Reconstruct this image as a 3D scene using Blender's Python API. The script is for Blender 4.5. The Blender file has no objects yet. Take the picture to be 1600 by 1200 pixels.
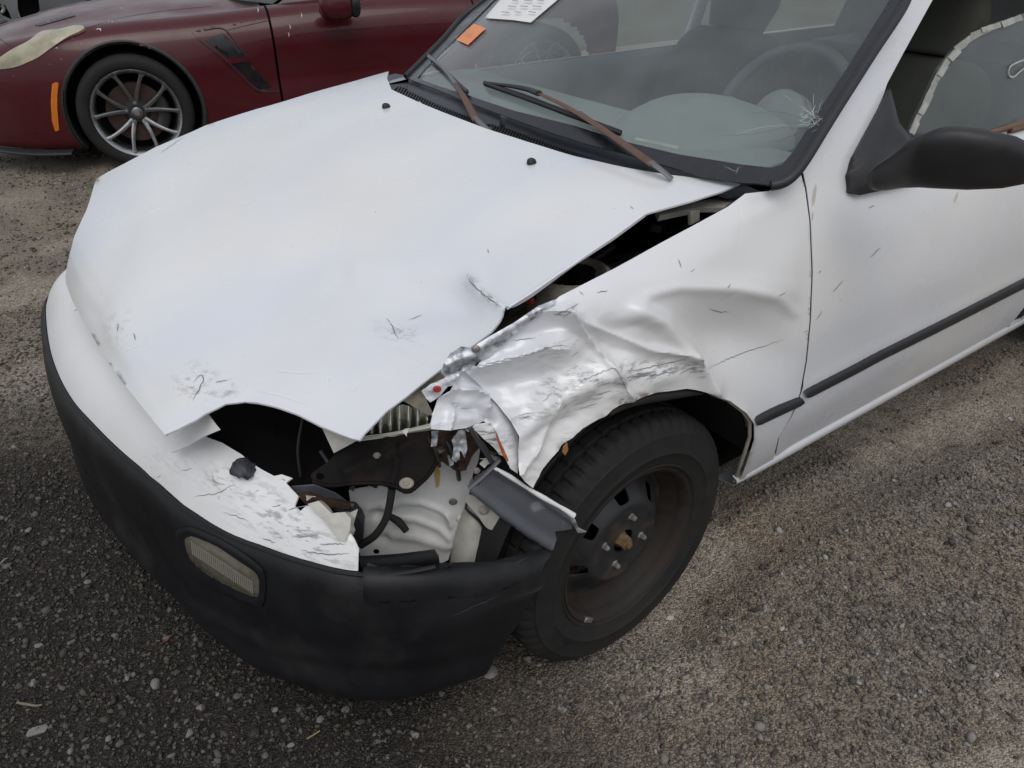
import bpy, bmesh, math, random
import numpy as np
from mathutils import Vector, Matrix
from mathutils.geometry import delaunay_2d_cdt
from mathutils.bvhtree import BVHTree
rng = np.random.default_rng(7); random.seed(7)
scene = bpy.context.scene
COL = scene.collection

# ------------------------------------------------------------------ camera
# frame: x = white car's forward, y = its left, z = up, origin on the ground under its front axle
YAW, PIT, FPX = 4.0896924, 0.5573463, 1190.428          # focal length for a 1600 px wide picture
CAM = np.array([0.8521162, 1.5379107, 1.3777019])
FW = np.array([math.cos(YAW)*math.cos(PIT), math.sin(YAW)*math.cos(PIT), -math.sin(PIT)])
RT = np.cross(FW, [0, 0, 1]); RT /= np.linalg.norm(RT)
DN = np.cross(FW, RT)
cd = bpy.data.cameras.new('camera'); cam = bpy.data.objects.new('camera', cd); COL.objects.link(cam)
cd.sensor_width = 36.0; cd.sensor_fit = 'HORIZONTAL'; cd.lens = 36.0*FPX/1600
cd.clip_start = 0.02; cd.clip_end = 2000
cam.matrix_world = Matrix(((RT[0], -DN[0], -FW[0], CAM[0]), (RT[1], -DN[1], -FW[1], CAM[1]), (RT[2], -DN[2], -FW[2], CAM[2]), (0, 0, 0, 1)))
scene.camera = cam

# ------------------------------------------------------------------ overcast sky, weak broad sun
SUN_EL, SUN_AZ = math.radians(58), math.radians(25)
world = bpy.data.worlds.new('World'); scene.world = world; world.use_nodes = True
wn = world.node_tree.nodes; wl = world.node_tree.links
sky = wn.new('ShaderNodeTexSky'); sky.sky_type = 'NISHITA'; sky.sun_disc = False
sky.sun_elevation = SUN_EL; sky.sun_rotation = SUN_AZ; sky.dust_density = 6.0; sky.air_density = 1.2; sky.ozone_density = 1.0
hs = wn.new('ShaderNodeHueSaturation'); hs.inputs['Saturation'].default_value = 0.36
wl.new(sky.outputs[0], hs.inputs['Color'])
cloud = wn.new('ShaderNodeMix'); cloud.data_type = 'RGBA'; cloud.inputs[0].default_value = .55          # closed cloud layer evens the clear sky out
cloud.inputs[7].default_value = (6.0, 6.4, 7.0, 1); wl.new(hs.outputs[0], cloud.inputs[6]); wl.new(cloud.outputs[2], wn['Background'].inputs[0])
wn['Background'].inputs[1].default_value = 0.10
sd = bpy.data.lights.new('sun', 'SUN'); sun = bpy.data.objects.new('sun', sd); COL.objects.link(sun)
sd.energy = 0.62; sd.angle = math.radians(40); sd.color = (1.0, 0.985, 0.96)
sdir = Vector((math.sin(SUN_AZ)*math.cos(SUN_EL), math.cos(SUN_AZ)*math.cos(SUN_EL), math.sin(SUN_EL)))
sun.rotation_euler = sdir.to_track_quat('Z', 'Y').to_euler(); sun.location = (0, 0, 8)
vs = scene.view_settings; vs.view_transform = 'Standard'; vs.look = 'None'; vs.exposure = 0.10; vs.gamma = 1.0; vs.use_curve_mapping = False

# ------------------------------------------------------------------ projection helpers
def A(p): return np.asarray(p, float)
def rays(q):
    q = np.atleast_2d(A(q))
    return FW + RT*((q[:, :1]-800)/FPX) + DN*((q[:, 1:2]-600)/FPX)
def proj(P):
    v = np.atleast_2d(A(P))-CAM; z = v@FW
    return np.stack([800+FPX*(v@RT)/z, 600+FPX*(v@DN)/z], -1)
def un(q, ax, val):
    D = rays(q); return CAM+D*((val-CAM[ax])/D[:, ax])[:, None]
def un1(px, py, ax, val): return un([(px, py)], ax, val)[0]
def unplane(q, p0, n):
    D = rays(q); n = A(n); return CAM+D*(((A(p0)-CAM)@n)/(D@n))[:, None]
def march(q, fun, t0=0.4, t1=4.2, n=240):
    """first crossing of fun (positive on the camera's side) along the ray of each pixel"""
    D = rays(q); ts = np.linspace(t0, t1, n)
    prev = fun(CAM+D*t0); res = np.full(len(D), np.nan); lo = np.full(len(D), float(t0)); hi = np.full(len(D), float(t1)); found = np.zeros(len(D), bool)
    for i in range(1, n):
        cur = fun(CAM+D*ts[i])
        new = (~found) & (cur <= 0)
        lo[new] = ts[i-1]; hi[new] = ts[i]; found |= new; prev = cur
    for _ in range(24):
        m = (lo+hi)/2; v = fun(CAM+D*m[:, None]); pos = v > 0
        lo = np.where(pos, m, lo); hi = np.where(pos, hi, m)
    return CAM+D*((lo+hi)/2)[:, None]
def ss(t): t = np.clip(t, 0, 1); return t*t*(3-2*t)
def hash2(ix, iy, s):
    h = np.sin(ix*127.1+iy*311.7+s*74.7)*43758.5453
    return h-np.floor(h)
def vn(x, y, s=0):
    ix, iy = np.floor(x), np.floor(y); fx, fy = x-ix, y-iy
    fx = fx*fx*(3-2*fx); fy = fy*fy*(3-2*fy)
    a = hash2(ix, iy, s); b = hash2(ix+1, iy, s); c = hash2(ix, iy+1, s); d = hash2(ix+1, iy+1, s)
    return (a+(b-a)*fx)*(1-fy)+(c+(d-c)*fx)*fy
def fbm(x, y, s=0, o=4):
    v = 0; a = 0.5; f = 1
    for i in range(o): v = v+a*vn(x*f+i*17.3, y*f-i*9.1, s+i); a *= .5; f *= 2.03
    return v
def inpoly(q, poly):
    x, y = q[:, 0], q[:, 1]; r = np.zeros(len(q), bool); n = len(poly); j = n-1
    for i in range(n):
        xi, yi = poly[i]; xj, yj = poly[j]
        if yi != yj:
            c = ((yi > y) != (yj > y)) & (x < (xj-xi)*(y-yi)/(yj-yi)+xi); r ^= c
        j = i
    return r
def polydist(q, pl, closed=False):
    pl = A(pl); d = np.full(len(q), 1e9); n = len(pl)
    for i in range(n if closed else n-1):
        a, b = pl[i], pl[(i+1) % n]; ab = b-a
        t = np.clip(((q-a)@ab)/max(ab@ab, 1e-12), 0, 1)
        d = np.minimum(d, np.linalg.norm(q-(a+t[:, None]*ab), axis=1))
    return d
def resample(pl, step=None, n=None, closed=False, smooth=False):
    pl = A(pl)
    if closed: pl = np.vstack([pl, pl[:1]])
    if smooth and len(pl) > 2:
        P = np.vstack([2*pl[0]-pl[1], pl, 2*pl[-1]-pl[-2]])
        if closed: P[0] = pl[-2]; P[-1] = pl[1]
        out = []
        for i in range(1, len(P)-2):
            for t in np.linspace(0, 1, 9)[:-1]:
                a, b, c, d = P[i-1], P[i], P[i+1], P[i+2]
                out.append(.5*((2*b)+(c-a)*t+(2*a-5*b+4*c-d)*t*t+(3*b-a-3*c+d)*t**3))
        out.append(pl[-1]); pl = np.array(out)
    s = np.concatenate([[0], np.cumsum(np.linalg.norm(np.diff(pl, axis=0), axis=1))])
    if n is None: n = max(2, int(round(s[-1]/step))+1)
    t = np.linspace(0, s[-1], n)
    if not smooth and step is not None and not closed:
        t = np.unique(np.round(np.concatenate([t, s]), 9))
    elif not smooth and closed and step is not None:
        t = np.unique(np.round(np.concatenate([t, s]), 9))
    R = np.stack([np.interp(t, s, pl[:, k]) for k in range(pl.shape[1])], -1)
    if closed: R = R[:-1]
    # drop near-duplicates
    keep = [0]
    for i in range(1, len(R)):
        if np.linalg.norm(R[i]-R[keep[-1]]) > 1e-6*max(1, s[-1]): keep.append(i)
    return R[keep]

# ------------------------------------------------------------------ materials
def mat(name, col=(.5, .5, .5), rough=.5, metal=0., spec=.5, coat=0., coat_rough=.1, trans=0., var=0., vscale=30., bump=0., bscale=200., col2=None, c2scale=8., c2lo=.45, c2hi=.65, streak=None):
    m = bpy.data.materials.new(name); m.use_nodes = True; nt = m.node_tree; b = nt.nodes['Principled BSDF']
    b.inputs['Base Color'].default_value = (*col, 1); b.inputs['Roughness'].default_value = rough; b.inputs['Metallic'].default_value = metal
    b.inputs['Specular IOR Level'].default_value = spec; b.inputs['Coat Weight'].default_value = coat; b.inputs['Coat Roughness'].default_value = coat_rough
    b.inputs['Transmission Weight'].default_value = trans
    N = nt.nodes.new; L = nt.links.new
    tc = N('ShaderNodeTexCoord'); src = None
    def noise(sc, det=6, vec=None, rough_=.6):
        n = N('ShaderNodeTexNoise'); n.inputs['Scale'].default_value = sc; n.inputs['Detail'].default_value = det; n.inputs['Roughness'].default_value = rough_
        L(vec or tc.outputs['Object'], n.inputs['Vector']); return n
    if col2 is not None:
        n = noise(c2scale, 8); r = N('ShaderNodeMapRange'); r.inputs[1].default_value = c2lo; r.inputs[2].default_value = c2hi; L(n.outputs[0], r.inputs[0])
        mx = N('ShaderNodeMix'); mx.data_type = 'RGBA'; mx.inputs[6].default_value = (*col, 1); mx.inputs[7].default_value = (*col2, 1)
        L(r.outputs[0], mx.inputs[0]); src = mx.outputs[2]
    if var:
        n = noise(vscale, 8); h = N('ShaderNodeHueSaturation'); r = N('ShaderNodeMapRange'); r.inputs[1].default_value = .25; r.inputs[2].default_value = .75
        r.inputs[3].default_value = 1-var; r.inputs[4].default_value = 1+var; L(n.outputs[0], r.inputs[0]); L(r.outputs[0], h.inputs['Value'])
        if src: L(src, h.inputs['Color'])
        else: h.inputs['Color'].default_value = (*col, 1)
        src = h.outputs[0]
        rr = N('ShaderNodeMapRange'); rr.inputs[1].default_value = .3; rr.inputs[2].default_value = .7; rr.inputs[3].default_value = max(.02, rough-.12); rr.inputs[4].default_value = min(1, rough+.12)
        L(n.outputs[0], rr.inputs[0]); L(rr.outputs[0], b.inputs['Roughness'])
    if src: L(src, b.inputs['Base Color'])
    if bump:
        n = noise(bscale, 4); bp = N('ShaderNodeBump'); bp.inputs['Strength'].default_value = bump; bp.inputs['Distance'].default_value = .002
        L(n.outputs[0], bp.inputs['Height']); L(bp.outputs[0], b.inputs['Normal'])
    return m

def paint_mat(name, col, dirt=(.30, .26, .20), dirt_amt=.25, rough=.32, coat=.35, sky_sheen=0.):
    """old car paint: grime film, chips, and scuffed-through streaks where the mesh attribute 'scuff' is set"""
    m = bpy.data.materials.new(name); m.use_nodes = True; nt = m.node_tree; b = nt.nodes['Principled BSDF']; N = nt.nodes.new; L = nt.links.new
    tc = N('ShaderNodeTexCoord')
    def noise(sc, det=6, scale3=None, rough_=.6):
        n = N('ShaderNodeTexNoise'); n.inputs['Scale'].default_value = sc; n.inputs['Detail'].default_value = det; n.inputs['Roughness'].default_value = rough_
        if scale3:
            mp = N('ShaderNodeMapping'); mp.inputs['Scale'].default_value = scale3[:3]; mp.inputs['Rotation'].default_value = scale3[3:]; L(tc.outputs['Object'], mp.inputs[0]); L(mp.outputs[0], n.inputs['Vector'])
        else: L(tc.outputs['Object'], n.inputs['Vector'])
        return n
    def rng_(src, a, c, lo=0., hi=1.):
        r = N('ShaderNodeMapRange'); r.inputs[1].default_value = a; r.inputs[2].default_value = c; r.inputs[3].default_value = lo; r.inputs[4].default_value = hi; L(src, r.inputs[0]); return r.outputs[0]
    def mul(a, c):
        x = N('ShaderNodeMath'); x.operation = 'MULTIPLY'
        for k, s in enumerate((a, c)):
            if isinstance(s, float): x.inputs[k].default_value = s
            else: L(s, x.inputs[k])
        return x.outputs[0]
    def mixc(f, a, c):
        x = N('ShaderNodeMix'); x.data_type = 'RGBA'; L(f, x.inputs[0])
        for k, s in ((6, a), (7, c)):
            if isinstance(s, tuple): x.inputs[k].default_value = (*s, 1)
            else: L(s, x.inputs[k])
        return x.outputs[2]
    film = mul(rng_(noise(2.6, 3, rough_=.5).outputs[0], .42, .85), dirt_amt)
    c = mixc(film, col, dirt)
    if sky_sheen: c = mixc(mul(rng_(noise(1.9, 2, (1., 2.2, 1., 0, 0, .3), .45).outputs[0], .42, .62), sky_sheen), c, tuple(k*t for k, t in zip(col, (.86, .90, 1.03))))  # bluish sky sheen put into the paint colour as soft bands
    spots = mul(rng_(noise(70, 3).outputs[0], .735, .76), .55)
    c = mixc(spots, c, (.22, .19, .15))
    at = N('ShaderNodeAttribute'); at.attribute_name = 'scuff'
    st = rng_(noise(34, 6, (1., 1., 4.5, 0, .5, 0), .7).outputs[0], .50, .60)
    c = mixc(mul(at.outputs['Fac'], st), c, (.20, .205, .215))
    rt = N('ShaderNodeAttribute'); rt.attribute_name = 'rust'
    rn = rng_(noise(60, 5).outputs[0], .40, .56)
    c = mixc(mul(rt.outputs['Fac'], rn), c, (.16, .07, .025))
    L(c, b.inputs['Base Color'])
    L(rng_(noise(6, 2).outputs[0], .3, .75, rough-.06, rough+.12), b.inputs['Roughness'])
    b.inputs['Coat Weight'].default_value = coat; b.inputs['Coat Roughness'].default_value = .12
    bp = N('ShaderNodeBump'); bp.inputs['Strength'].default_value = .005; bp.inputs['Distance'].default_value = .004; L(noise(26, 3).outputs[0], bp.inputs['Height']); L(bp.outputs[0], b.inputs['Normal'])
    return m

def glass_mat(name, tint, dust=.06, dustcol=(.55, .58, .58)):
    m = bpy.data.materials.new(name); m.use_nodes = True; nt = m.node_tree; N = nt.nodes.new; L = nt.links.new
    nt.nodes.remove(nt.nodes['Principled BSDF']); out = nt.nodes['Material Output']
    tr = N('ShaderNodeBsdfTransparent'); tr.inputs[0].default_value = (*tint, 1)
    gl = N('ShaderNodeBsdfGlossy'); gl.inputs['Roughness'].default_value = .03
    df = N('ShaderNodeBsdfDiffuse'); df.inputs[0].default_value = (*dustcol, 1)
    lw_ = N('ShaderNodeLayerWeight'); lw_.inputs[0].default_value = .5
    pw = N('ShaderNodeMath'); pw.operation = 'POWER'; pw.inputs[1].default_value = 5.; L(lw_.outputs['Facing'], pw.inputs[0])
    fr = N('ShaderNodeMath'); fr.operation = 'MULTIPLY_ADD'; fr.inputs[1].default_value = .96; fr.inputs[2].default_value = .04; L(pw.outputs[0], fr.inputs[0])
    n = N('ShaderNodeTexNoise'); n.inputs['Scale'].default_value = 5; n.inputs['Detail'].default_value = 8
    tc = N('ShaderNodeTexCoord'); L(tc.outputs['Object'], n.inputs['Vector'])
    r = N('ShaderNodeMapRange'); r.inputs[1].default_value = .3; r.inputs[2].default_value = .7; r.inputs[3].default_value = dust*.5; r.inputs[4].default_value = dust*1.5; L(n.outputs[0], r.inputs[0])
    m1 = N('ShaderNodeMixShader'); L(r.outputs[0], m1.inputs[0]); L(tr.outputs[0], m1.inputs[1]); L(df.outputs[0], m1.inputs[2])
    m2 = N('ShaderNodeMixShader'); L(fr.outputs[0], m2.inputs[0]); L(m1.outputs[0], m2.inputs[1]); L(gl.outputs[0], m2.inputs[2])
    L(m2.outputs[0], out.inputs[0]); return m

# ------------------------------------------------------------------ mesh helpers
def link(name, me, parent=None, m=None):
    o = bpy.data.objects.new(name, me); COL.objects.link(o)
    if m is not None and me is not None: me.materials.append(m)
    if parent is not None: o.parent = parent
    return o
def mesh(name, V, Fc, m, parent=None, smooth=True, thick=0, attrs=None, angle=None, bevel=0):
    me = bpy.data.meshes.new(name); me.from_pydata([tuple(map(float, v)) for v in V], [], [tuple(map(int, f)) for f in Fc]); me.update()
    if smooth: me.polygons.foreach_set('use_smooth', [True]*len(me.polygons))
    if attrs:
        for k, a in attrs.items():
            t = me.attributes.new(k, 'FLOAT', 'POINT'); t.data.foreach_set('value', np.asarray(a, np.float32))
    o = link(name, me, parent, m)
    if bevel:
        md = o.modifiers.new('bevel', 'BEVEL'); md.width = bevel; md.segments = 2; md.limit_method = 'ANGLE'; md.angle_limit = math.radians(35)
    if thick:
        md = o.modifiers.new('thickness', 'SOLIDIFY'); md.thickness = thick; md.offset = -1
        if smooth: es = o.modifiers.new('edges', 'EDGE_SPLIT'); es.split_angle = math.radians(72)
    if angle is not None:
        me.set_sharp_from_angle(angle=math.radians(angle))
    return o
def thing(name, label, cat, loc=(0, 0, 0), rotz=0, group=None):
    o = bpy.data.objects.new(name, None); COL.objects.link(o); o.location = loc; o.rotation_euler = (0, 0, rotz); o.empty_display_size = .1
    tag(o, label, cat, group); return o
def tag(o, label, cat, group=None):
    o['label'] = label; o['category'] = cat
    if group: o['group'] = group
    return o
def vnormals(V, T):
    n = np.zeros_like(V); fn = np.cross(V[T[:, 1]]-V[T[:, 0]], V[T[:, 2]]-V[T[:, 0]])
    for k in range(3): np.add.at(n, T[:, k], fn)
    return n/(np.linalg.norm(n, axis=1)[:, None]+1e-12)
def tri2d(outline, step, holes=()):
    ol = [resample(outline, step, closed=True)]+[resample(h, step, closed=True) for h in holes]
    pts = []; ed = []
    for l in ol:
        b = len(pts); pts += [tuple(p) for p in l]; ed += [(b+i, b+(i+1) % len(l)) for i in range(len(l))]
    lo, hi = ol[0].min(0), ol[0].max(0)
    gy = np.arange(lo[1], hi[1], step*.87); g = []
    for i, y in enumerate(gy):
        xs = np.arange(lo[0]+(i % 2)*step*.5, hi[0], step); g.append(np.stack([xs, np.full(len(xs), y)], -1))
    g = np.vstack(g); g = g[inpoly(g, ol[0])]
    d = polydist(g, ol[0], True); g = g[d > step*.55]
    for h in ol[1:]:
        k = ~inpoly(g, h); g = g[k]; g = g[polydist(g, h, True) > step*.55]
    pts += [tuple(p) for p in g]
    v, e, f, *_ = delaunay_2d_cdt([Vector(p) for p in pts], ed, [], 0, 1e-7)
    V = np.array([tuple(p) for p in v]); T = np.array([tuple(t) for t in f if len(t) == 3])
    cen = V[T].mean(1); k = inpoly(cen, ol[0])
    for h in ol[1:]: k &= ~inpoly(cen, h)
    return V, T[k]
def sheet(name, outline, mapfn, step, m, parent, disp=None, holes=(), thick=.0012, attrs=None, face=None, smooth=True, angle=None, ret=False):
    """triangulated sheet over a 2-D outline; mapfn lifts it to 3-D; disp moves it along its own normal"""
    q, T = tri2d(outline, step, holes); P = mapfn(q); N_ = vnormals(P, T)
    tgt = CAM if face is None else A(face)
    if ((tgt-P)*N_).sum(1).mean() < 0: T = T[:, ::-1]; N_ = -N_
    if disp is not None: P = P+N_*disp(q, P)[:, None]
    at = {k: f(q, P) for k, f in attrs.items()} if attrs else None
    o = mesh(name, P, T, m, parent, smooth, thick, at, angle)
    if ret: return o, P, T
    return o
def loft(rows, nu, nv, closed_v=False):
    R = np.array([resample(r, n=nu, smooth=True) for r in rows])           # rows x nu x 3
    G = np.array([resample(R[:, i], n=nv, smooth=len(rows) > 2, closed=False) for i in range(nu)])   # nu x nv x 3
    return G
def gridmesh(name, G, m, parent=None, thick=0, smooth=True, cu=False, cv=False, face=None, disp=None, attrs=None, angle=None, flip=False):
    nu, nv = G.shape[:2]; V = G.reshape(-1, 3); F_ = []
    for i in range(nu if cu else nu-1):
        for j in range(nv if cv else nv-1):
            a = i*nv+j; b = ((i+1) % nu)*nv+j; c = ((i+1) % nu)*nv+(j+1) % nv; d = i*nv+(j+1) % nv
            F_.append((a, b, c, d))
    F_ = np.array(F_)
    if face is not None:
        T = F_[:, :3]; N_ = vnormals(V, T)
        if ((A(face)-V)*N_).sum(1).mean() < 0: F_ = F_[:, ::-1]
    elif flip: F_ = F_[:, ::-1]
    if disp is not None:
        N_ = vnormals(V, np.vstack([F_[:, :3], F_[:, [0, 2, 3]]])); V = V+N_*disp(proj(V), V)[:, None]
    at = {k: f(proj(V), V) for k, f in attrs.items()} if attrs else None
    return mesh(name, V, F_, m, parent, smooth, thick, at, angle)
def tube(name, pts, r, m, parent=None, seg=10, step=.008, smooth=True, caps=True, flat=1.0):
    P = resample(pts, n=max(3, int(np.linalg.norm(np.diff(A(pts), axis=0), axis=1).sum()/step)), smooth=smooth) if smooth else A(pts)
    n = len(P); rr = np.interp(np.linspace(0, 1, n), np.linspace(0, 1, len(np.atleast_1d(r))), np.atleast_1d(r))
    T = np.gradient(P, axis=0); T /= np.linalg.norm(T, axis=1)[:, None]
    up = A((0, 0, 1)) if abs(T[0][2]) < .9 else A((1, 0, 0)); V = []
    for i in range(n):
        s = np.cross(T[i], up); s /= np.linalg.norm(s); u = np.cross(s, T[i]); up = u
        for k in range(seg):
            a = 2*math.pi*k/seg; V.append(P[i]+rr[i]*(math.cos(a)*s+flat*math.sin(a)*u))
    F_ = [(i*seg+k, i*seg+(k+1) % seg, (i+1)*seg+(k+1) % seg, (i+1)*seg+k) for i in range(n-1) for k in range(seg)]
    if caps: F_ += [tuple(range(seg))[::-1], tuple((n-1)*seg+k for k in range(seg))]
    return mesh(name, V, F_, m, parent, True, angle=50)
def box(name, c, s, m, parent=None, rot=None, bevel=.003, taper=None):
    c, s = A(c), A(s)/2
    V = np.array([(x, y, z) for x in (-1, 1) for y in (-1, 1) for z in (-1, 1)], float)*s
    if taper: V[V[:, 2] > 0, :2] *= taper
    if rot is not None: V = V@np.array(rot).T
    F_ = [(0, 1, 3, 2), (4, 6, 7, 5), (0, 4, 5, 1), (2, 3, 7, 6), (0, 2, 6, 4), (1, 5, 7, 3)]
    return mesh(name, V+c, F_, m, parent, True, angle=35, bevel=bevel)
def R3(ax, a): return np.array(Matrix.Rotation(a, 3, ax))
def lathe(name, prof, seg, frame, m, parent=None, a0=0., a1=2*math.pi, radial=None, angle=40, thick=0, flip=False):
    """prof: (radius, axial) points; frame: origin, e1, e2, axis"""
    O, e1, e2, ax = [A(k) for k in frame]; full = abs(a1-a0-2*math.pi) < 1e-6
    prof = A(prof); npf = len(prof); V = []; ns = seg if full else seg+1
    for i in range(ns):
        a = a0+(a1-a0)*i/seg; d = math.cos(a)*e1+math.sin(a)*e2
        pr = prof if radial is None else radial(prof, a, i)
        for r, w in pr: V.append(O+d*r+ax*w)
    F_ = [(i*npf+j, ((i+1) % ns)*npf+j, ((i+1) % ns)*npf+j+1, i*npf+j+1) for i in range(seg) for j in range(npf-1)]
    if flip: F_ = [f[::-1] for f in F_]
    return mesh(name, V, F_, m, parent, True, thick, angle=angle)
def prism(name, P, n, depth, m, parent=None, bevel=.0008, smooth=False):
    """closed 3-D polygon P pushed back along n by depth"""
    P = A(P); n = A(n)/np.linalg.norm(n); k = len(P); V = np.vstack([P, P-n*depth])
    fn = sum(np.cross(P[i], P[(i+1) % k]) for i in range(k))
    F_ = [tuple(range(k)), tuple(range(2*k-1, k-1, -1))]+[(i, k+i, k+(i+1) % k, (i+1) % k) for i in range(k)]
    if fn@n < 0: F_ = [f[::-1] for f in F_]
    return mesh(name, V, F_, m, parent, smooth, bevel=bevel)
def bvh_of(P, T): return BVHTree.FromPolygons([Vector(p) for p in P], [tuple(map(int, t)) for t in T])
def onmesh(bvh, q):
    out = []
    for d in rays(q):
        h = bvh.ray_cast(Vector(CAM), Vector(d))
        if h[0] is not None: out.append((np.array(h[0]), np.array(h[1])))
        else: out.append(None)
    return out
def surfmap(bv, lift):
    def mp(q):
        H_ = onmesh(bv, q); P = []; last = None
        for h in H_:
            if h is not None: last = h[0]+(h[1] if h[1]@(CAM-h[0]) > 0 else -h[1])*lift
            P.append(last)
        f = next(p for p in P if p is not None); return A([f if p is None else p for p in P])
    return mp
def ribbon(name, bvh, pl, wpx, m, parent, lift=.0006, taper=True, jit=.0):
    """thin flat strip lying on a built surface along a picked line (scratches, seams, tape)"""
    Q = resample(pl, 4., smooth=len(pl) > 2)
    if jit: Q = Q+rng.normal(0, jit, Q.shape)
    H = [h for h in onmesh(bvh, Q)]; H = [h for h in H if h]
    if len(H) < 2: return None
    P = np.array([h[0] for h in H]); Nn = np.array([h[1] if h[1]@(CAM-h[0]) > 0 else -h[1] for h in H])
    T = np.gradient(P, axis=0); T /= np.linalg.norm(T, axis=1)[:, None]+1e-9
    S_ = np.cross(T, Nn); S_ /= np.linalg.norm(S_, axis=1)[:, None]+1e-9
    dep = (P-CAM)@FW; w = wpx/FPX*dep*.5
    if taper: w = w*np.clip(np.sin(np.linspace(0.12, math.pi-.12, len(P)))*1.2, .15, 1)
    P = P+Nn*lift; V = np.vstack([P-S_*w[:, None], P+S_*w[:, None]]); n = len(P)
    F_ = np.array([(i, i+1, n+i+1, n+i) for i in range(n-1)])
    if ((np.cross(V[F_[:, 1]]-V[F_[:, 0]], V[F_[:, 2]]-V[F_[:, 0]]))*Nn[:-1]).sum() < 0: F_ = F_[:, ::-1]
    return mesh(name, V, F_, m, parent, True)
# ------------------------------------------------------------------ ground: dirt lot with crushed stone
def ground_mat(name, stones):
    m = bpy.data.materials.new(name); m.use_nodes = True; nt = m.node_tree; b = nt.nodes['Principled BSDF']; N = nt.nodes.new; L = nt.links.new
    ge = N('ShaderNodeNewGeometry')
    def noise(sc, det=6, r=.6):
        n = N('ShaderNodeTexNoise'); n.inputs['Scale'].default_value = sc; n.inputs['Detail'].default_value = det; n.inputs['Roughness'].default_value = r; L(ge.outputs['Position'], n.inputs['Vector']); return n.outputs[0]
    def mr(s, a, c, lo=0., hi=1.):
        r = N('ShaderNodeMapRange'); r.interpolation_type = 'SMOOTHSTEP'; r.inputs[1].default_value = a; r.inputs[2].default_value = c; r.inputs[3].default_value = lo; r.inputs[4].default_value = hi; L(s, r.inputs[0]); return r.outputs[0]
    def mix(f, a, c):
        x = N('ShaderNodeMix'); x.data_type = 'RGBA'
        if isinstance(f, float): x.inputs[0].default_value = f
        else: L(f, x.inputs[0])
        for k, s in ((6, a), (7, c)):
            if isinstance(s, tuple): x.inputs[k].default_value = (*s, 1)
            else: L(s, x.inputs[k])
        return x.outputs[2]
    def math_(op, a, c):
        x = N('ShaderNodeMath'); x.operation = op
        for k, s in enumerate((a, c)):
            if isinstance(s, float): x.inputs[k].default_value = s
            else: L(s, x.inputs[k])
        return x.outputs[0]
    # ground and stones are darker in a patch in front of the white car
    d = N('ShaderNodeVectorMath'); d.operation = 'DISTANCE'; d.inputs[1].default_value = (1.45, .25, 0); L(ge.outputs['Position'], d.inputs[0])
    wob = math_('MULTIPLY', noise(1.6, 5), .7)
    patch = mr(math_('ADD', d.outputs['Value'], wob), 1.35, 2.05, 1., 0.)
    if stones:
        rp = N('ShaderNodeValToRGB'); e = rp.color_ramp.elements
        e[0].position = 0; e[0].color = (.055, .051, .047, 1); e[1].position = 1; e[1].color = (.30, .29, .27, 1)
        for p_, c_ in ((.35, (.135, .122, .106)), (.6, (.215, .192, .162)), (.8, (.17, .135, .10)), (.9, (.25, .24, .225)), (.97, (.34, .33, .31))):
            k = e.new(p_); k.color = (*c_, 1)
        L(ge.outputs['Random Per Island'], rp.inputs[0]); c = rp.outputs[0]
        dk = N('ShaderNodeHueSaturation'); dk.inputs['Value'].default_value = .44; dk.inputs['Saturation'].default_value = .7; L(c, dk.inputs['Color'])
        c = mix(patch, c, dk.outputs[0])
        c = mix(mr(noise(160, 4), .45, .7, 0., .35), c, (.12, .095, .07))
        bs = noise(500, 3)
    else:
        dirt = mix(mr(noise(2.2, 8), .35, .65), (.285, .232, .176), (.235, .206, .168))
        dirt = mix(mr(noise(5.5, 6), .55, .72, 0., .8), dirt, (.36, .312, .25))
        dirt = mix(mr(noise(0.9, 6), .5, .62, 0., .7), dirt, (.24, .214, .178))
        dirt = mix(mr(noise(210, 6, .75), .45, .70, 0., .6), dirt, (.050, .044, .038))
        ba = N('ShaderNodeAttribute'); ba.attribute_name = 'bare'
        dirt = mix(math_('MULTIPLY', ba.outputs['Fac'], mr(noise(14, 6), .30, .60, .35, .85)), dirt, (.35, .305, .25))
        dark = mix(mr(noise(130, 7, .75), .35, .62), (.020, .017, .0155), (.052, .045, .040))
        c = mix(patch, dirt, dark)
        vo = N('ShaderNodeTexVoronoi'); vo.inputs['Scale'].default_value = 230; L(ge.outputs['Position'], vo.inputs['Vector'])
        hv = N('ShaderNodeHueSaturation'); L(c, hv.inputs['Color']); sp = N('ShaderNodeSeparateColor'); L(vo.outputs['Color'], sp.inputs[0])
        L(mr(sp.outputs[0], 0., 1., .55, 1.6), hv.inputs['Value']); c = hv.outputs[0]
        bs = math_('ADD', math_('MULTIPLY', vo.outputs['Distance'], -1.2), math_('MULTIPLY', noise(60, 8, .7), 1.8))
    L(c, b.inputs['Base Color']); b.inputs['Roughness'].default_value = .88; b.inputs['Specular IOR Level'].default_value = .25
    bp = N('ShaderNodeBump'); bp.inputs['Strength'].default_value = .5 if stones else .9; bp.inputs['Distance'].default_value = .003 if stones else .007; L(bs, bp.inputs['Height']); L(bp.outputs[0], b.inputs['Normal'])
    return m
M_ground = ground_mat('gravel_dirt', False); M_stone = ground_mat('crushed_stone', True)

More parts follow.
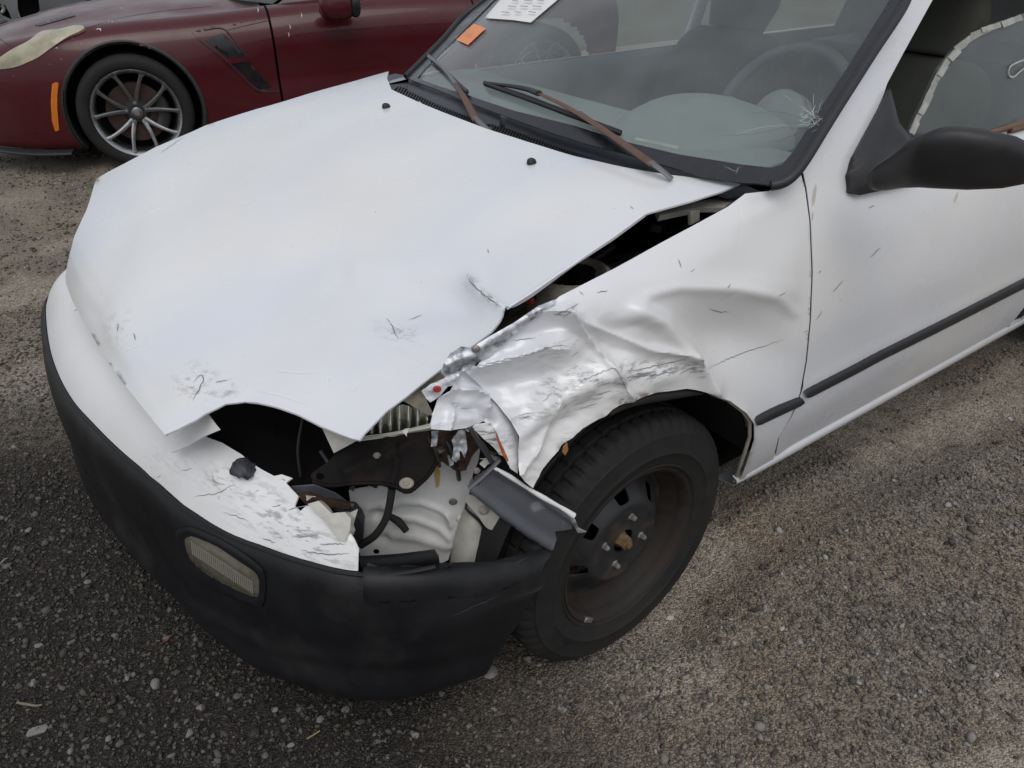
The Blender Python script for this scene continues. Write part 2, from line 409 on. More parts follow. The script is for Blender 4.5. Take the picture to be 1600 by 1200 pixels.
RUT = np.vstack([un(q, 2, 0.)[:, :2] for q in ([(1030, 985), (1110, 905), (1200, 842), (1290, 790), (1400, 735), (1560, 650)],)])
def barren(x, y): return 1-ss((fbm(A(x)*3.4+9, A(y)*3.4, 11, 5)-.42)/.10)
def gz(x, y):
    x, y = A(x), A(y); q = np.stack([x, y], -1).reshape(-1, 2)
    z = .026*(fbm(x*1.1+3, y*1.1, 3, 4)-.48)+.012*(fbm(x*7, y*7, 5, 3)-.45)
    z = z*ss((np.hypot(x-.0, y-.68)-.12)/.35)                       # flat under the near wheel
    if len(q) < 400000:
        d = polydist(q, RUT).reshape(x.shape)
        z = z-.014*np.exp(-(d/.055)**2)+.009*np.exp(-((d-.105)/.035)**2)-.0045*np.exp(-(d/.08)**2)*np.cos(d*170)
    return z
def build_ground():
    # fine middle, coarse apron reaching the horizon: one sheet
    def axis(lo, hi, st, far):
        a = np.arange(lo, hi+1e-6, st); out = [hi*1.0]
        e = hi+np.cumsum(st*1.35**np.arange(1, 40)); e = e[e < far]; s = lo-np.cumsum(st*1.35**np.arange(1, 40)); s = s[s > -far]
        return np.concatenate([s[::-1], a, e])
    xs = axis(-2.6, 2.3, .016, 400); ys = axis(-2.6, 1.7, .016, 400)
    X, Y = np.meshgrid(xs, ys, indexing='ij'); Z = gz(X, Y)*np.exp(-np.clip(np.hypot(X, Y)-12, 0, None)/10)
    Z += .0025*(rng.random(Z.shape)-.5)*(np.hypot(X, Y) < 6)
    V = np.stack([X, Y, Z], -1).reshape(-1, 3).astype(np.float32); nx, ny = len(xs), len(ys)
    i, j = np.meshgrid(np.arange(nx-1), np.arange(ny-1), indexing='ij'); a = (i*ny+j).ravel()
    F_ = np.stack([a, a+ny, a+ny+1, a+1], -1)
    me = bpy.data.meshes.new('ground'); me.vertices.add(len(V)); me.vertices.foreach_set('co', V.ravel())
    me.loops.add(F_.size); me.loops.foreach_set('vertex_index', F_.ravel().astype(np.int32)); me.polygons.add(len(F_))
    me.polygons.foreach_set('loop_start', np.arange(0, F_.size, 4, dtype=np.int32)); me.polygons.foreach_set('use_smooth', np.ones(len(F_), bool)); me.update(); me.validate()
    at = me.attributes.new('bare', 'FLOAT', 'POINT'); at.data.foreach_set('value', barren(V[:, 0].astype(float), V[:, 1].astype(float)).astype(np.float32)); o = link('ground', me, None, M_ground); o['kind'] = 'structure'; return o
build_ground()

ICO_V = []; _g = (1+5**.5)/2
for s1 in (-1, 1):
    for s2 in (-1, 1): ICO_V += [(0, s1, s2*_g), (s1, s2*_g, 0), (s2*_g, 0, s1)]
ICO_V = A(ICO_V)/math.hypot(1, _g)
_bm = bmesh.new(); [_bm.verts.new(v) for v in ICO_V]; bmesh.ops.convex_hull(_bm, input=_bm.verts[:]); _bm.verts.index_update()
ICO_V = np.array([v.co[:] for v in _bm.verts]); ICO_F = np.array([[v.index for v in f.verts] for f in _bm.faces]); _bm.free()
OCT_V = A([(1, 0, 0), (-1, 0, 0), (0, 1, 0), (0, -1, 0), (0, 0, 1), (0, 0, -1)]); OCT_F = np.array([(0, 2, 4), (2, 1, 4), (1, 3, 4), (3, 0, 4), (2, 0, 5), (1, 2, 5), (3, 1, 5), (0, 3, 5)])
def chips(P, size, BV, BF):
    n = len(P); k = len(BV)
    V = BV[None]*(1+.34*rng.standard_normal((n, k, 1)).clip(-1.3, 1.3))
    V = V*np.stack([rng.uniform(.75, 1.35, n), rng.uniform(.6, 1.05, n), rng.uniform(.38, .85, n)], -1)[:, None]*size[:, None, None]*.5
    # random rotations
    q = rng.standard_normal((n, 4)); q[:, 1:3] *= .45; q /= np.linalg.norm(q, axis=1)[:, None]; w, x, y, z = q.T
    Rm = np.stack([1-2*(y*y+z*z), 2*(x*y-z*w), 2*(x*z+y*w), 2*(x*y+z*w), 1-2*(x*x+z*z), 2*(y*z-x*w), 2*(x*z-y*w), 2*(y*z+x*w), 1-2*(x*x+y*y)], -1).reshape(n, 3, 3)
    V = np.einsum('nij,nkj->nki', Rm, V)+P[:, None]
    F_ = BF[None]+(np.arange(n)*k)[:, None, None]
    return V.reshape(-1, 3), F_.reshape(-1, 3)
def build_gravel():
    VV, FF, off = [], [], 0
    for lo, hi, dens, far, B in ((.0045, .0075, 9000, 2.5, 0), (.007, .012, 4200, 3.4, 1), (.011, .017, 900, 6.0, 1), (.016, .026, 75, 9.0, 1)):
        a = far+.3; cx, cy = CAM[:2]
        n = int(dens*(2*a)**2); x = rng.uniform(cx-a, cx+a, n); y = rng.uniform(cy-a, cy+a, n)
        P = np.stack([x, y, np.zeros(n)], -1); dep = (P-CAM)@FW; ok = (dep > .3) & (dep < far+.0*dep)
        P = P[ok]; q = proj(P); ok = (q[:, 0] > -600) & (q[:, 0] < 2150) & (q[:, 1] > -90) & (q[:, 1] < 1650); P = P[ok]
        # nothing under the middle of the white car; bare-dirt patches carry fewer stones
        ins = (P[:, 0] < .55) & (P[:, 1] < .60) & (P[:, 1] > -.6); P = P[~ins]
        dn = fbm(P[:, 0]*3.4+9, P[:, 1]*3.4, 11, 5); dark = np.hypot(P[:, 0]-1.45, P[:, 1]-.25)
        keep = ss((dn-.45)/.10)*.92+.07; keep = np.maximum(keep, ss((1.9-dark)/.4)*.92)
        d = polydist(P[:, :2], RUT); keep = keep*np.where(d < .08, .22, 1)
        P = P[rng.random(len(P)) < keep]
        s = lo+(hi-lo)*rng.random(len(P))**1.8
        P[:, 2] = gz(P[:, 0], P[:, 1])+s*.20
        v, f = chips(P, s, ICO_V if B else OCT_V, ICO_F if B else OCT_F); VV.append(v); FF.append(f+off); off += len(v)
    V = np.vstack(VV).astype(np.float32); F_ = np.vstack(FF)
    me = bpy.data.meshes.new('gravel'); me.vertices.add(len(V)); me.vertices.foreach_set('co', V.ravel())
    me.loops.add(F_.size); me.loops.foreach_set('vertex_index', F_.ravel().astype(np.int32)); me.polygons.add(len(F_))
    me.polygons.foreach_set('loop_start', np.arange(0, F_.size, 3, dtype=np.int32)); me.update()
    o = link('gravel', me, None, M_stone); o['kind'] = 'stuff'; tag(o, 'fine crushed grey and brown gravel strewn over the dirt lot', 'gravel')
    print('gravel tris', len(F_))
build_gravel()
# ------------------------------------------------------------------ the wrecked white hatchback
M_white = paint_mat('white_paint', (.74, .745, .75), dirt_amt=.16, rough=.26, coat=.6, sky_sheen=.5)
M_whiteplast = paint_mat('white_bumper_plastic', (.76, .765, .77), dirt_amt=.18, rough=.42, coat=.1)
M_black = mat('black_bumper_plastic', (.0085, .009, .0108), .48, spec=.33, var=.25, vscale=9, bump=.12, bscale=420, col2=(.027, .0265, .027), c2scale=6, c2lo=.52, c2hi=.78)
M_trim = mat('black_trim', (.018, .018, .021), .5, var=.2, vscale=20, bump=.1)
M_cowl = mat('cowl_plastic', (.050, .053, .065), .55, var=.18, vscale=14, bump=.15, bscale=500)
M_frit = mat('windscreen_black_border', (.022, .023, .028), .25, var=.1)
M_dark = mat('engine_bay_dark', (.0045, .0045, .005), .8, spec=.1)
M_rubber = mat('tyre_rubber', (.017, .0165, .016), .78, spec=.28, var=.25, vscale=18, bump=.25, bscale=250, col2=(.026, .023, .020), c2scale=7, c2lo=.5, c2hi=.75)
M_rim = mat('painted_steel_wheel', (.020, .021, .023), .48, spec=.4, metal=.0, var=.25, vscale=25, col2=(.062, .040, .029), c2scale=14, c2lo=.52, c2hi=.72)
M_rimrust = mat('rusty_rim_barrel', (.026, .018, .014), .72, spec=.3, var=.35, vscale=30, col2=(.022, .020, .019), c2scale=9)
M_steel = mat('worn_steel', (.30, .29, .275), .5, metal=.8, var=.25, vscale=60)
M_brass = mat('rusty_hub_nut', (.22, .15, .075), .55, metal=.5, var=.35, vscale=70)
M_bare = mat('bare_zinc_steel', (.50, .52, .56), .42, metal=.55, var=.35, vscale=40, col2=(.17, .18, .20), c2scale=45, c2lo=.5, c2hi=.62, bump=.3, bscale=120)
M_brown = mat('dark_rusted_bracket', (.0055, .0045, .004), .7, spec=.15, var=.4, vscale=30, col2=(.024, .012, .008), c2scale=14, c2lo=.50, c2hi=.68, bump=.3, bscale=90)
M_rust = mat('flaky_rust', (.045, .020, .010), .85, var=.5, vscale=70, col2=(.018, .013, .011), c2scale=40, bump=.6, bscale=140)
M_apron = mat('white_inner_steel', (.56, .56, .55), .4, var=.12, vscale=20, col2=(.36, .28, .17), c2scale=9, c2lo=.60, c2hi=.80)
M_tank = mat('aged_white_plastic', (.52, .51, .47), .45, var=.12, vscale=12, col2=(.34, .32, .27), c2scale=10)
M_beige = mat('dusty_inner_panel', (.36, .325, .27), .6, var=.3, vscale=16, col2=(.11, .095, .075), c2scale=12)
M_grey = mat('grey_primer_plastic', (.090, .098, .115), .38, var=.15, vscale=14, col2=(.20, .21, .23), c2scale=22, c2lo=.62, c2hi=.72)
M_chrome = mat('reflector_chrome', (.52, .52, .46), .16, metal=.9, var=.2, vscale=40)
M_lens = mat('clear_lens', (.55, .55, .48), .1, spec=.6, var=.2, vscale=50)
M_amberlens = mat('dirty_turn_lens', (.105, .095, .072), .25, spec=.5, coat=.3, var=.3, vscale=30)
M_lensrib = mat('lens_rib', (.22, .21, .18), .25, coat=.3)
M_wiper = mat('rusty_brown_wiper', (.115, .062, .043), .62, var=.3, vscale=50)
M_greymetal = mat('grey_wiper_metal', (.16, .16, .17), .5, metal=.3, var=.2)
M_scratch = mat('scratch_grey', (.20, .20, .205), .7)
M_softscratch = mat('light_scuff_grey', (.40, .405, .42), .6)
M_gap = mat('seam_black', (.012, .012, .014), .6)
M_dash = mat('dash_grey_plastic', (.27, .285, .275), .65, var=.08, vscale=20, bump=.2, bscale=600)
M_seat = mat('dark_seat_cloth', (.125, .13, .125), .92, var=.15, vscale=60, bump=.4, bscale=900)
M_seat2 = mat('olive_seat_cloth', (.060, .062, .050), .95, var=.2, vscale=60, bump=.4, bscale=900)
M_trimgrey = mat('door_card_grey', (.26, .275, .275), .7, var=.08, vscale=15)
M_glass = glass_mat('windscreen_glass', (.91, .945, .94), .085, (.46, .49, .50))
M_sideglass = glass_mat('door_glass', (.80, .84, .83), .12, (.30, .32, .33))
M_crack = mat('cracked_glass_white', (.42, .46, .46), .3)
M_paper = mat('paper', (.78, .78, .77), .8)
M_print = mat('print_grey', (.30, .30, .32), .8)
M_orange = mat('orange_sticker', (.80, .30, .13), .7)
M_tape = mat('clear_tape', (.36, .36, .33), .35, var=.25, vscale=60)
M_red = mat('red_plastic', (.35, .03, .03), .4); M_green = mat('green_plastic', (.02, .10, .05), .4)
M_redlens = mat('red_amber_lens', (.35, .06, .02), .2, coat=.4, col2=(.55, .28, .05), c2scale=30)

car = thing('white_hatchback', 'wrecked white hatchback with crumpled hood and torn front left corner', 'car')

# ---- surfaces of the body
_xl = A([-.60, -.344, -.13, .05, .212, .332, .497, .60, .72, .78, .85]); _zl = A([.975, .948, .926, .882, .822, .762, .690, .672, .655, .60, .50])
_xr = A([-.60, -.24, .12, .337, .50, .606, .70, .745, .775, .85]); _zr = A([.995, .962, .928, .890, .840, .785, .72, .66, .60, .40])
def smint(x, xp, yp):
    acc = 0
    for d, w in ((-.05, .15), (-.025, .2), (0, .3), (.025, .2), (.05, .15)): acc = acc+w*np.interp(x+d, xp, yp)
    return acc
def H(x, y):
    s = ss((y+.62)/1.24); c = np.clip(y/.62, -1.6, 1.6)
    return smint(x, _xr, _zr)*(1-s)+smint(x, _xl, _zl)*s+.034*(1-c*c)
def hoodF(P): return P[:, 2]-H(P[:, 0], P[:, 1])
_zt = (A([-.5, -.26, -.10, .06, .20, .37]), A([.97, .948, .91, .88, .857, .82]))
def S(x, z, dmg=True):
    y = .785-.9*np.clip(.5-z, 0, None)**2-.75*np.clip(np.minimum(z, .93)-.62, 0, None)**2-.42*np.clip(z-.93, 0, None)
    y = y-.25*np.clip(x-.15, 0, None)**2-.02*np.clip(-1.6-x, 0, None)**2
    zt = np.interp(x, *_zt); roll = ss((x+.42)/.14)
    if dmg:
        roll = roll*(1-ss((x-.1)/.2)); y = y-.10*ss((x-.05)/.35)*ss((z-.5)/.3)
    y = y-roll*6*np.clip(z-(zt-.06), 0, None)**2
    return y
def sideF(P): return P[:, 1]-S(P[:, 0], P[:, 2])
def onside(q): return march(q, sideF)
def onhood(q): return march(q, hoodF)
WT = .56
def wsF(P, off=0.): return (P[:, 0]-off)-(-.17-.36*P[:, 1]**2-(P[:, 2]-.97)/WT)
def onws(q, off=0.): return march(q, lambda P: wsF(P, off), t1=6)
def zm(sc, ox, oy, pts): return [(ox+x/sc, oy+y/sc) for x, y in pts]
NQ = A((.5, .85, .15)); NQ = NQ/np.linalg.norm(NQ)
def dia(off, n=NQ): return lambda q: unplane(q, A((.45, .66, .5))+NQ*off, n)
def gss(q, cx, cy, rx, ry, ang, amp):
    a = math.radians(ang); dx, dy = q[:, 0]-cx, q[:, 1]-cy
    u = dx*math.cos(a)+dy*math.sin(a); v = -dx*math.sin(a)+dy*math.cos(a)
    return amp*np.exp(-(u/rx)**2-(v/ry)**2)
def crs(q, pl, w, amp): return amp*np.exp(-polydist(q, pl)/w)
def crg(q, pl, w, amp): return amp*np.exp(-(polydist(q, pl)/w)**2)

# ---- hood
HOOD = [(607.6, 113), (605, 124), (612, 142), (620, 146), (655, 162), (691, 176), (764, 202), (822, 221), (897, 242), (972, 259), (1047, 273), (1110, 282), (1156.6, 287),
        (1130, 299), (1080, 315), (1018, 331), (1009, 334), (959, 371), (874, 426), (831, 456), (791, 481), (779, 498), (765, 513), (691, 572), (636, 616), (602, 641), (569, 676), (561, 687), (548, 683), (501, 665), (467, 649), (434, 637),
        (400, 628), (381, 625), (352, 629), (331, 640), (306, 658), (281, 673), (262, 682), (235, 650), (197, 604), (160, 554), (118, 479), (104, 442), (103, 432), (107, 405),
        (115, 371), (133, 325), (144, 288), (148, 277), (165, 267), (197, 251), (240, 229), (300, 203), (320, 194), (400, 168), (480, 146), (560, 126), (600, 115)]
def hood_disp(q, P):
    d = gss(q, 665, 460, 110, 55, -28, -.030)+gss(q, 560, 530, 140, 60, -30, .016)+gss(q, 330, 480, 160, 60, 60, -.008)
    d += gss(q, 420, 330, 260, 60, -28, .008)+gss(q, 240, 330, 120, 40, -35, -.007)
    d += crg(q, [(560, 420), (640, 415), (700, 425), (732, 432)], 20, .007)+crs(q, [(732, 432), (748, 452), (770, 468), (788, 482)], 9, .016)
    d += gss(q, 720, 472, 38, 26, 40, -.012)+gss(q, 640, 520, 60, 14, -8, .003)
    d += crg(q, [(262, 682), (300, 560), (330, 470), (420, 400)], 45, .006)+crg(q, [(150, 480), (180, 420), (190, 340)], 26, -.005)
    d += gss(q, 470, 600, 60, 34, 10, .006)+crg(q, [(331, 640), (400, 620), (470, 640), (550, 680)], 9, -.003)
    d += gss(q, 205, 545, 60, 28, 55, .006)+gss(q, 250, 610, 45, 22, 50, -.004)
    d += .018*(fbm(q[:, 0]/190+2, q[:, 1]/150, 21, 2)-.45)+.0022*(fbm(q[:, 0]/42, q[:, 1]/42, 23, 3)-.45)*ss((q[:, 1]-330)/150)
    return d
def hood_scuff(q, P):
    s = gss(q, 310, 600, 26, 24, 0, .9)+gss(q, 352, 606, 16, 13, 0, .8)+gss(q, 620, 520, 30, 18, 20, .5)+crg(q, [(748, 452), (788, 482)], 5, .9)+gss(q, 185, 510, 20, 26, 0, .35)+gss(q, 735, 436, 9, 7, 0, .8)
    return np.clip(s, 0, 1)
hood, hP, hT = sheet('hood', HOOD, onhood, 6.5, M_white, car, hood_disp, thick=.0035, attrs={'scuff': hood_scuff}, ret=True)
hood['label'] = 'crumpled white hood bent up off its seat'
hB = bvh_of(hP, hT)
for k, pl in enumerate(([(208, 520), (212, 532)], [(303, 598), (312, 586), (318, 592), (309, 612), (301, 626)], [(336, 598), (356, 594)], [(602, 497), (612, 508), (622, 530)], [(380, 560), (384, 556)], [(186, 505), (184, 517)], [(660, 492), (640, 500)], [(730, 428), (733, 437), (750, 455), (783, 480)], [(985, 322), (990, 327)], [(762, 388), (764, 397)])):
    ribbon('scratch', hB, pl, 1.6 if k != 7 else 2.2, M_scratch, hood, jit=.5)
for k, pl in enumerate(([(432, 581), (495, 583)], [(512, 586), (512, 602)], [(545, 610), (556, 607), (558, 596)], [(250, 240), (275, 222), (290, 214)], [(600, 500), (640, 520), (655, 500)], [(120, 500), (150, 545)], [(400, 610), (440, 618), (480, 632)])):
    ribbon('pale_scuff', hB, pl, 2.2, M_softscratch if k in (3, 5) else M_paper, hood, jit=.4)
for c0 in ((604, 164), (831, 251)):                                   # washer jets
    h = onmesh(hB, [(c0[0], c0[1]+4)])[0][0]
    prof = [(.0001, .011), (.004, .0105), (.008, .007), (.0095, 0)]
    o = lathe('washer_nozzle', prof, 14, (h, (1.25, .1, 0), (0, .9, 0), (.25, 0, 1)), M_trim, hood)
# underside lip of the hood's buckled left edge
tube('hood_edge_hem', onhood(resample([(1009, 334), (959, 371), (874, 426), (831, 456), (793, 480)], 12.))-A((0, .003, .004)), .003, M_white, hood, 8)

# ---- plan curve of the front bumper (on the ground plane)
KPX = [(102, 418), (88, 430), (75, 454), (72, 479), (77, 537), (91, 583), (114, 625), (143, 658), (185, 700), (239, 746), (285, 787), (352, 829), (414, 854), (477, 875), (560, 893)]
kp = un(KPX, 2, .495)[:, :2]
kp = kp[kp[:, 1] > -.66]
K = np.vstack([[(.18, -.80), (.45, -.80), (.62, -.79), (.71, -.765), (.765, -.71)], kp, [(.47, .745), (.36, .772), (.225, .782)]])
K = resample(K, n=90, smooth=True)
Kp = np.vstack([K, [(-.3, .78), (-.3, -.79)]])
def Kd(x, y):
    q = np.stack([x, y], -1); d = polydist(q, K); return np.where(inpoly(q, Kp), d, -d)
def coverF(P): return P[:, 2]-(.495+.105*(1-np.exp(-np.clip(Kd(P[:, 0], P[:, 1]), 0, None)/.05))-np.clip(-Kd(P[:, 0], P[:, 1]), 0, None)*4)
def koff(d):
    T = np.gradient(K, axis=0); T /= np.linalg.norm(T, axis=1)[:, None]; n = np.stack([T[:, 1], -T[:, 0]], -1)
    if ((K-A((.2, 0)))*n).sum() < 0: n = -n
    return K+n*d
COVER = [tuple(proj([(*koff(0.)[np.abs(K[:, 1]+.12).argmin()], .495)])[0]), (114, 625), (143, 658), (185, 700), (239, 746), (285, 787), (352, 829), (414, 854), (477, 875), (560, 893),
         (561, 858), (553, 842), (540, 822), (522, 803), (505, 795), (489, 786), (478, 790), (468, 798), (459, 790), (466, 775), (455, 764), (447, 754), (457, 747), (440, 741), (427, 743), (402, 729), (377, 710), (347, 692), (318, 681), (308, 690), (290, 650), (250, 620), (200, 575), (155, 535)]
def cover_disp(q, P):
    d = .004*(fbm(q[:, 0]/50, q[:, 1]/50, 31, 3)-.45)*ss((q[:, 0]-150)/150)
    d += crs(q, [(240, 740), (262, 712), (275, 690)], 10, .004)+gss(q, 430, 780, 60, 26, 30, -.006)+gss(q, 350, 730, 50, 22, 35, .006)+crg(q, [(330, 735), (352, 760), (400, 770)], 6, .004)
    d += crs(q, [(440, 820), (480, 800), (520, 805)], 9, .005)+gss(q, 128, 485, 16, 8, 0, -.003)
    return d
def cover_scuff(q, P): return np.clip(gss(q, 480, 850, 80, 26, 22, .75)+gss(q, 420, 790, 70, 30, 30, .55)+gss(q, 350, 750, 30, 20, 0, .5)+gss(q, 260, 720, 40, 30, 0, .25), 0, 1)
bump_black_rows = []
endx = {0: .22, 1: .225, 2: .235, 3: .25, 4: .275, 5: .30, 6: .325, 7: .34, 8: .345}
rows = []
for i, (z, d) in enumerate(((.487, -.012), (.492, .002), (.478, .016), (.445, .024), (.385, .028), (.325, .022), (.27, .012), (.215, .010), (.186, -.004))):
    if i >= 5: d = d+(.004, .012, .022, .030)[i-5]*float(1)
    k = koff(0.)*0+np.where((K[:, 1:] > .55), koff(d)*ss((.80-K[:, 1:])/.22)+koff(d-(.0 if i < 5 else (.004, .012, .022, .030)[i-5]))*(1-ss((.80-K[:, 1:])/.22)), koff(d)); x = k[:, 0].copy(); y = k[:, 1]
    zz = z-(np.clip((y-.70)/.08, 0, 1)*np.clip((.56-x)/.33, 0, 1))*(.075 if i < 4 else .02)
    keep = (x > endx[i]) | (y < .5); r = np.stack([x, y, zz], -1)[keep]
    rows.append(r)
bumper = gridmesh('front_bumper', loft(rows, 320, 44), M_black, car, thick=.003, face=(2.5, .8, .6),
                  disp=lambda q, P: .0045*ss((q[:, 0]-567)/3)*ss((960-q[:, 1])/50)*ss((q[:, 1]-600)/20)*ss((700-q[:, 0])/90)+.004*(fbm(q[:, 0]/90, q[:, 1]/90, 41, 3)-.45)+gss(q, 600, 905, 60, 30, 0, -.004)+crg(q, [(330, 965), (420, 1010), (560, 1035), (700, 1025)], 10, .004)+crg(q, [(225, 800), (255, 870), (300, 935), (400, 985)], 9, -.0035))
bumper['label'] = 'black lower front bumper torn loose at its left end'
bV = np.array([v.co[:] for v in bumper.data.vertices]); bF = [tuple(p.vertices) for p in bumper.data.polygons]; bB = BVHTree.FromPolygons([Vector(v) for v in bV], bF)
Ks = np.concatenate([[0], np.cumsum(np.linalg.norm(np.diff(K, axis=0), axis=1))]); KN = koff(1.)-K
def cov3(q):
    k = np.stack([np.interp(q[:, 0], Ks, K[:, c]) for c in (0, 1)], -1); n = np.stack([np.interp(q[:, 0], Ks, KN[:, c]) for c in (0, 1)], -1); n /= np.linalg.norm(n, axis=1)[:, None]
    xy = k-n*q[:, 1:]; return np.column_stack([xy, .495+.105*(1-np.exp(-np.clip(q[:, 1], 0, None)/.05))-np.clip(-q[:, 1], 0, None)*3])
def cov2(px):
    P = march(px, coverF, .6, 2.8, 160); fine = np.linspace(0, Ks[-1], 1500); kk = np.stack([np.interp(fine, Ks, K[:, c]) for c in (0, 1)], -1)
    dd = np.linalg.norm(P[:, None, :2]-kk[None], axis=2); return np.column_stack([fine[dd.argmin(1)], dd.min(1)])
TORN = [(561, 858), (553, 842), (540, 822), (522, 803), (505, 795), (489, 786), (478, 790), (468, 798), (459, 790), (466, 775), (455, 764), (447, 754), (457, 747), (440, 741), (427, 743), (402, 729), (377, 710), (347, 692), (318, 681), (306, 668)]
tq_ = cov2(TORN); send = float(cov2([(559, 892)])[0, 0])
cov_out = [(.06, 0.), (send, 0.), *[tuple(t) for t in tq_], (tq_[-1, 0]-.03, .17), (.06, .17)]
cover, cP, cT = sheet('bumper_cover', cov_out, cov3, .0085, M_whiteplast, bumper, lambda q, P: cover_disp(proj(P), P), thick=.003, attrs={'scuff': lambda q, P: cover_scuff(proj(P), P)}, face=(1.5, 0, 4), ret=True)
cover['label'] = 'white upper bumper skin with a ragged broken edge'
cB = bvh_of(cP, cT)
for pl in ([(262, 646), (268, 640)], [(292, 660), (305, 655)], [(330, 738), (336, 752), (352, 758)], [(400, 770), (405, 765)], [(302, 776), (340, 770), (368, 756)], [(450, 798), (470, 790), (500, 788)], [(425, 792), (440, 788)], [(240, 748), (252, 742)], [(410, 842), (430, 848)], [(470, 860), (510, 866), (545, 864)], [(455, 840), (500, 836)], [(285, 735), (300, 733)], [(440, 748), (448, 752)], [(115, 486), (130, 480)], [(500, 850), (540, 850)], [(350, 800), (390, 815)]):
    ribbon('scratch', cB, pl, rng.uniform(.9, 1.9), M_scratch, cover, jit=.7)
# dark gap under the white skin
tube('bumper_seam', np.column_stack([koff(.004)[6:-8], np.full(len(K)-14, .493)]), .0035, M_gap, bumper, 6)
# inner foam/white tab standing behind the notch
def z4(p): return zm(2.4, 60, 400, p)
def z5(p): return zm(2.963, 400, 560, p)
def z6(p): return zm(5., 600, 520, p)
sheet('bumper_tab', z4([(500, 738), (492, 700), (560, 640), (632, 588), (655, 620), (680, 652), (640, 668), (605, 684), (560, 712)]), lambda q: unplane(q, un1(300, 690, 2, .615), (.75, .1, .45)), 6., M_whiteplast, bumper, lambda q, P: .003*(fbm(q[:, 0]/20, q[:, 1]/20, 3)-.4), thick=.002)
# knob of crushed dark foam on the skin
h = onmesh(cB, [(380, 738)])[0]; h = h[0] if h else un1(380, 738, 2, .6)
_b = bmesh.new(); bmesh.ops.create_icosphere(_b, subdivisions=3, radius=1.)
lv_ = np.array([v.co[:] for v in _b.verts]); lf_ = np.array([[v.index for v in f.verts] for f in _b.faces]); _b.free()
lv_ = lv_*(1+1.7*(fbm(lv_[:, 0]*2.3+5, lv_[:, 1]*2.6+lv_[:, 2]*3.1, 9, 3)-.47))[:, None]*A((.017, .022, .012)); mesh('torn_foam_lump', lv_+h+A((0, 0, .008)), lf_, M_cowl, bumper, True)
sheet('torn_foam_block', z4([(1010, 930), (1050, 918), (1100, 965), (1150, 960), (1172, 985), (1168, 1030), (1150, 1070), (1120, 1060), (1080, 1000)]), lambda q: unplane(q, un1(530, 815, 2, .56), (.5, .5, .6)), 5., M_tank, bumper, lambda q, P: .005*(fbm(q[:, 0]/9, q[:, 1]/9, 4)-.4), thick=.02)
# black insert end and step at the torn corner
def onb(q): return np.array([hh[0] for hh in onmesh(bB, q) if hh])
box_rows = un([(562, 872), (620, 868), (683, 862)], 2, .492)
M_black2 = M_black
gridmesh('bumper_step_rail', loft([un([(562, 876), (620, 870), (680, 862)], 2, .505), un([(564, 886), (622, 882), (686, 874)], 2, .492), un([(566, 893), (624, 890), (687, 882)], 2, .478)], 20, 8), M_black, bumper, thick=.012, face=CAM)
SPL = [(570, 890), (625, 889), (683, 887), (760, 883), (832, 881), (826, 892), (795, 915), (740, 930), (660, 938), (610, 941), (580, 942), (571, 938)]
sheet('bumper_corner_skin', SPL, surfmap(bB, .0020), 4., M_black, bumper, lambda q, P: .0065*ss((942-q[:, 1])/40)*ss((870-q[:, 0])/60), thick=.004)['label'] = 'corner section of the black bumper split along its left edge'
ribbon('split_line', bB, [(569, 890), (568, 910), (565, 936)], 4.5, M_gap, bumper, lift=.001)
for pl in ([(742, 925), (790, 890), (830, 868)], [(700, 965), (780, 930)], [(480, 930), (560, 938)], [(300, 900), (330, 930)], [(210, 815), (214, 806)], [(350, 1012), (356, 1004)]):
    ribbon('scuff_mark', bB, pl, 1.3, M_cowl if pl[0][0] > 600 else M_gap, bumper, jit=.5)

# ---- turn signal let into the bumper
def stadium(cx, cy, hl, hw, ang, n=10):
    a = math.radians(ang); out = []
    for s, c0 in ((1, 0), (-1, math.pi)):
        for k in range(n+1):
            t = -math.pi/2+math.pi*k/n+c0
            x, y = s*(hl-hw)+hw*math.cos(t), hw*math.sin(t); out.append((cx+x*math.cos(a)-y*math.sin(a), cy+x*math.sin(a)+y*math.cos(a)))
    return out
lc = onmesh(bB, [(350, 887)])[0]
ln_ = lc[1] if lc[1]@(CAM-lc[0]) > 0 else -lc[1]
lens_pl = lambda off: (lambda q: unplane(q, lc[0]+ln_*off, ln_))
LENS = [(291, 846), (296, 838), (308, 839), (340, 853), (375, 876), (400, 893), (409, 907), (411, 925), (404, 931), (385, 926), (350, 910), (320, 892), (300, 872)]
SOCK = [(276, 838), (282, 826), (300, 823), (345, 842), (385, 866), (410, 886), (416, 905), (414, 938), (405, 947), (378, 938), (335, 918), (300, 893), (282, 866)]
sock = sheet('signal_socket', resample(SOCK, 6., closed=True, smooth=True), surfmap(bB, .0022), 4., M_black, bumper, lambda q, P: .0030*np.exp(-((polydist(q, SOCK, True)-5)/4)**2), thick=.006)
def lens_disp(q, P): return .0035*ss(polydist(q, LENS, True)/10)
lens = sheet('turn_signal', resample(LENS, 5., closed=True, smooth=True), surfmap(bB, .0030), 3.2, M_amberlens, bumper, lens_disp, thick=.008)
lens['label'] = 'dirty amber grey turn signal lens'
Lr = surfmap(bB, .0066)
rv, rf = [], []
for k in range(30):                                                   # moulded vertical ribs of the lens, one part
    t = k/29; cx, cy = 306+t*92, 848+t*60
    a, b = Lr([(cx-1.0, cy-4)])[0], Lr([(cx+.5, cy+15)])[0]; s = Lr([(cx+.3, cy-3.2)])[0]-a
    i0 = len(rv); rv += [a-s*.9, a+s*.9, b+s*.9, b-s*.9, a+ln_*.0015, b+ln_*.0015]; rf += [(i0, i0+4, i0+5, i0+3), (i0+4, i0+1, i0+2, i0+5), (i0, i0+1, i0+4), (i0+3, i0+5, i0+2)]
mesh('lens_ribs', rv, rf, M_lensrib, lens, False)['kind'] = 'stuff'

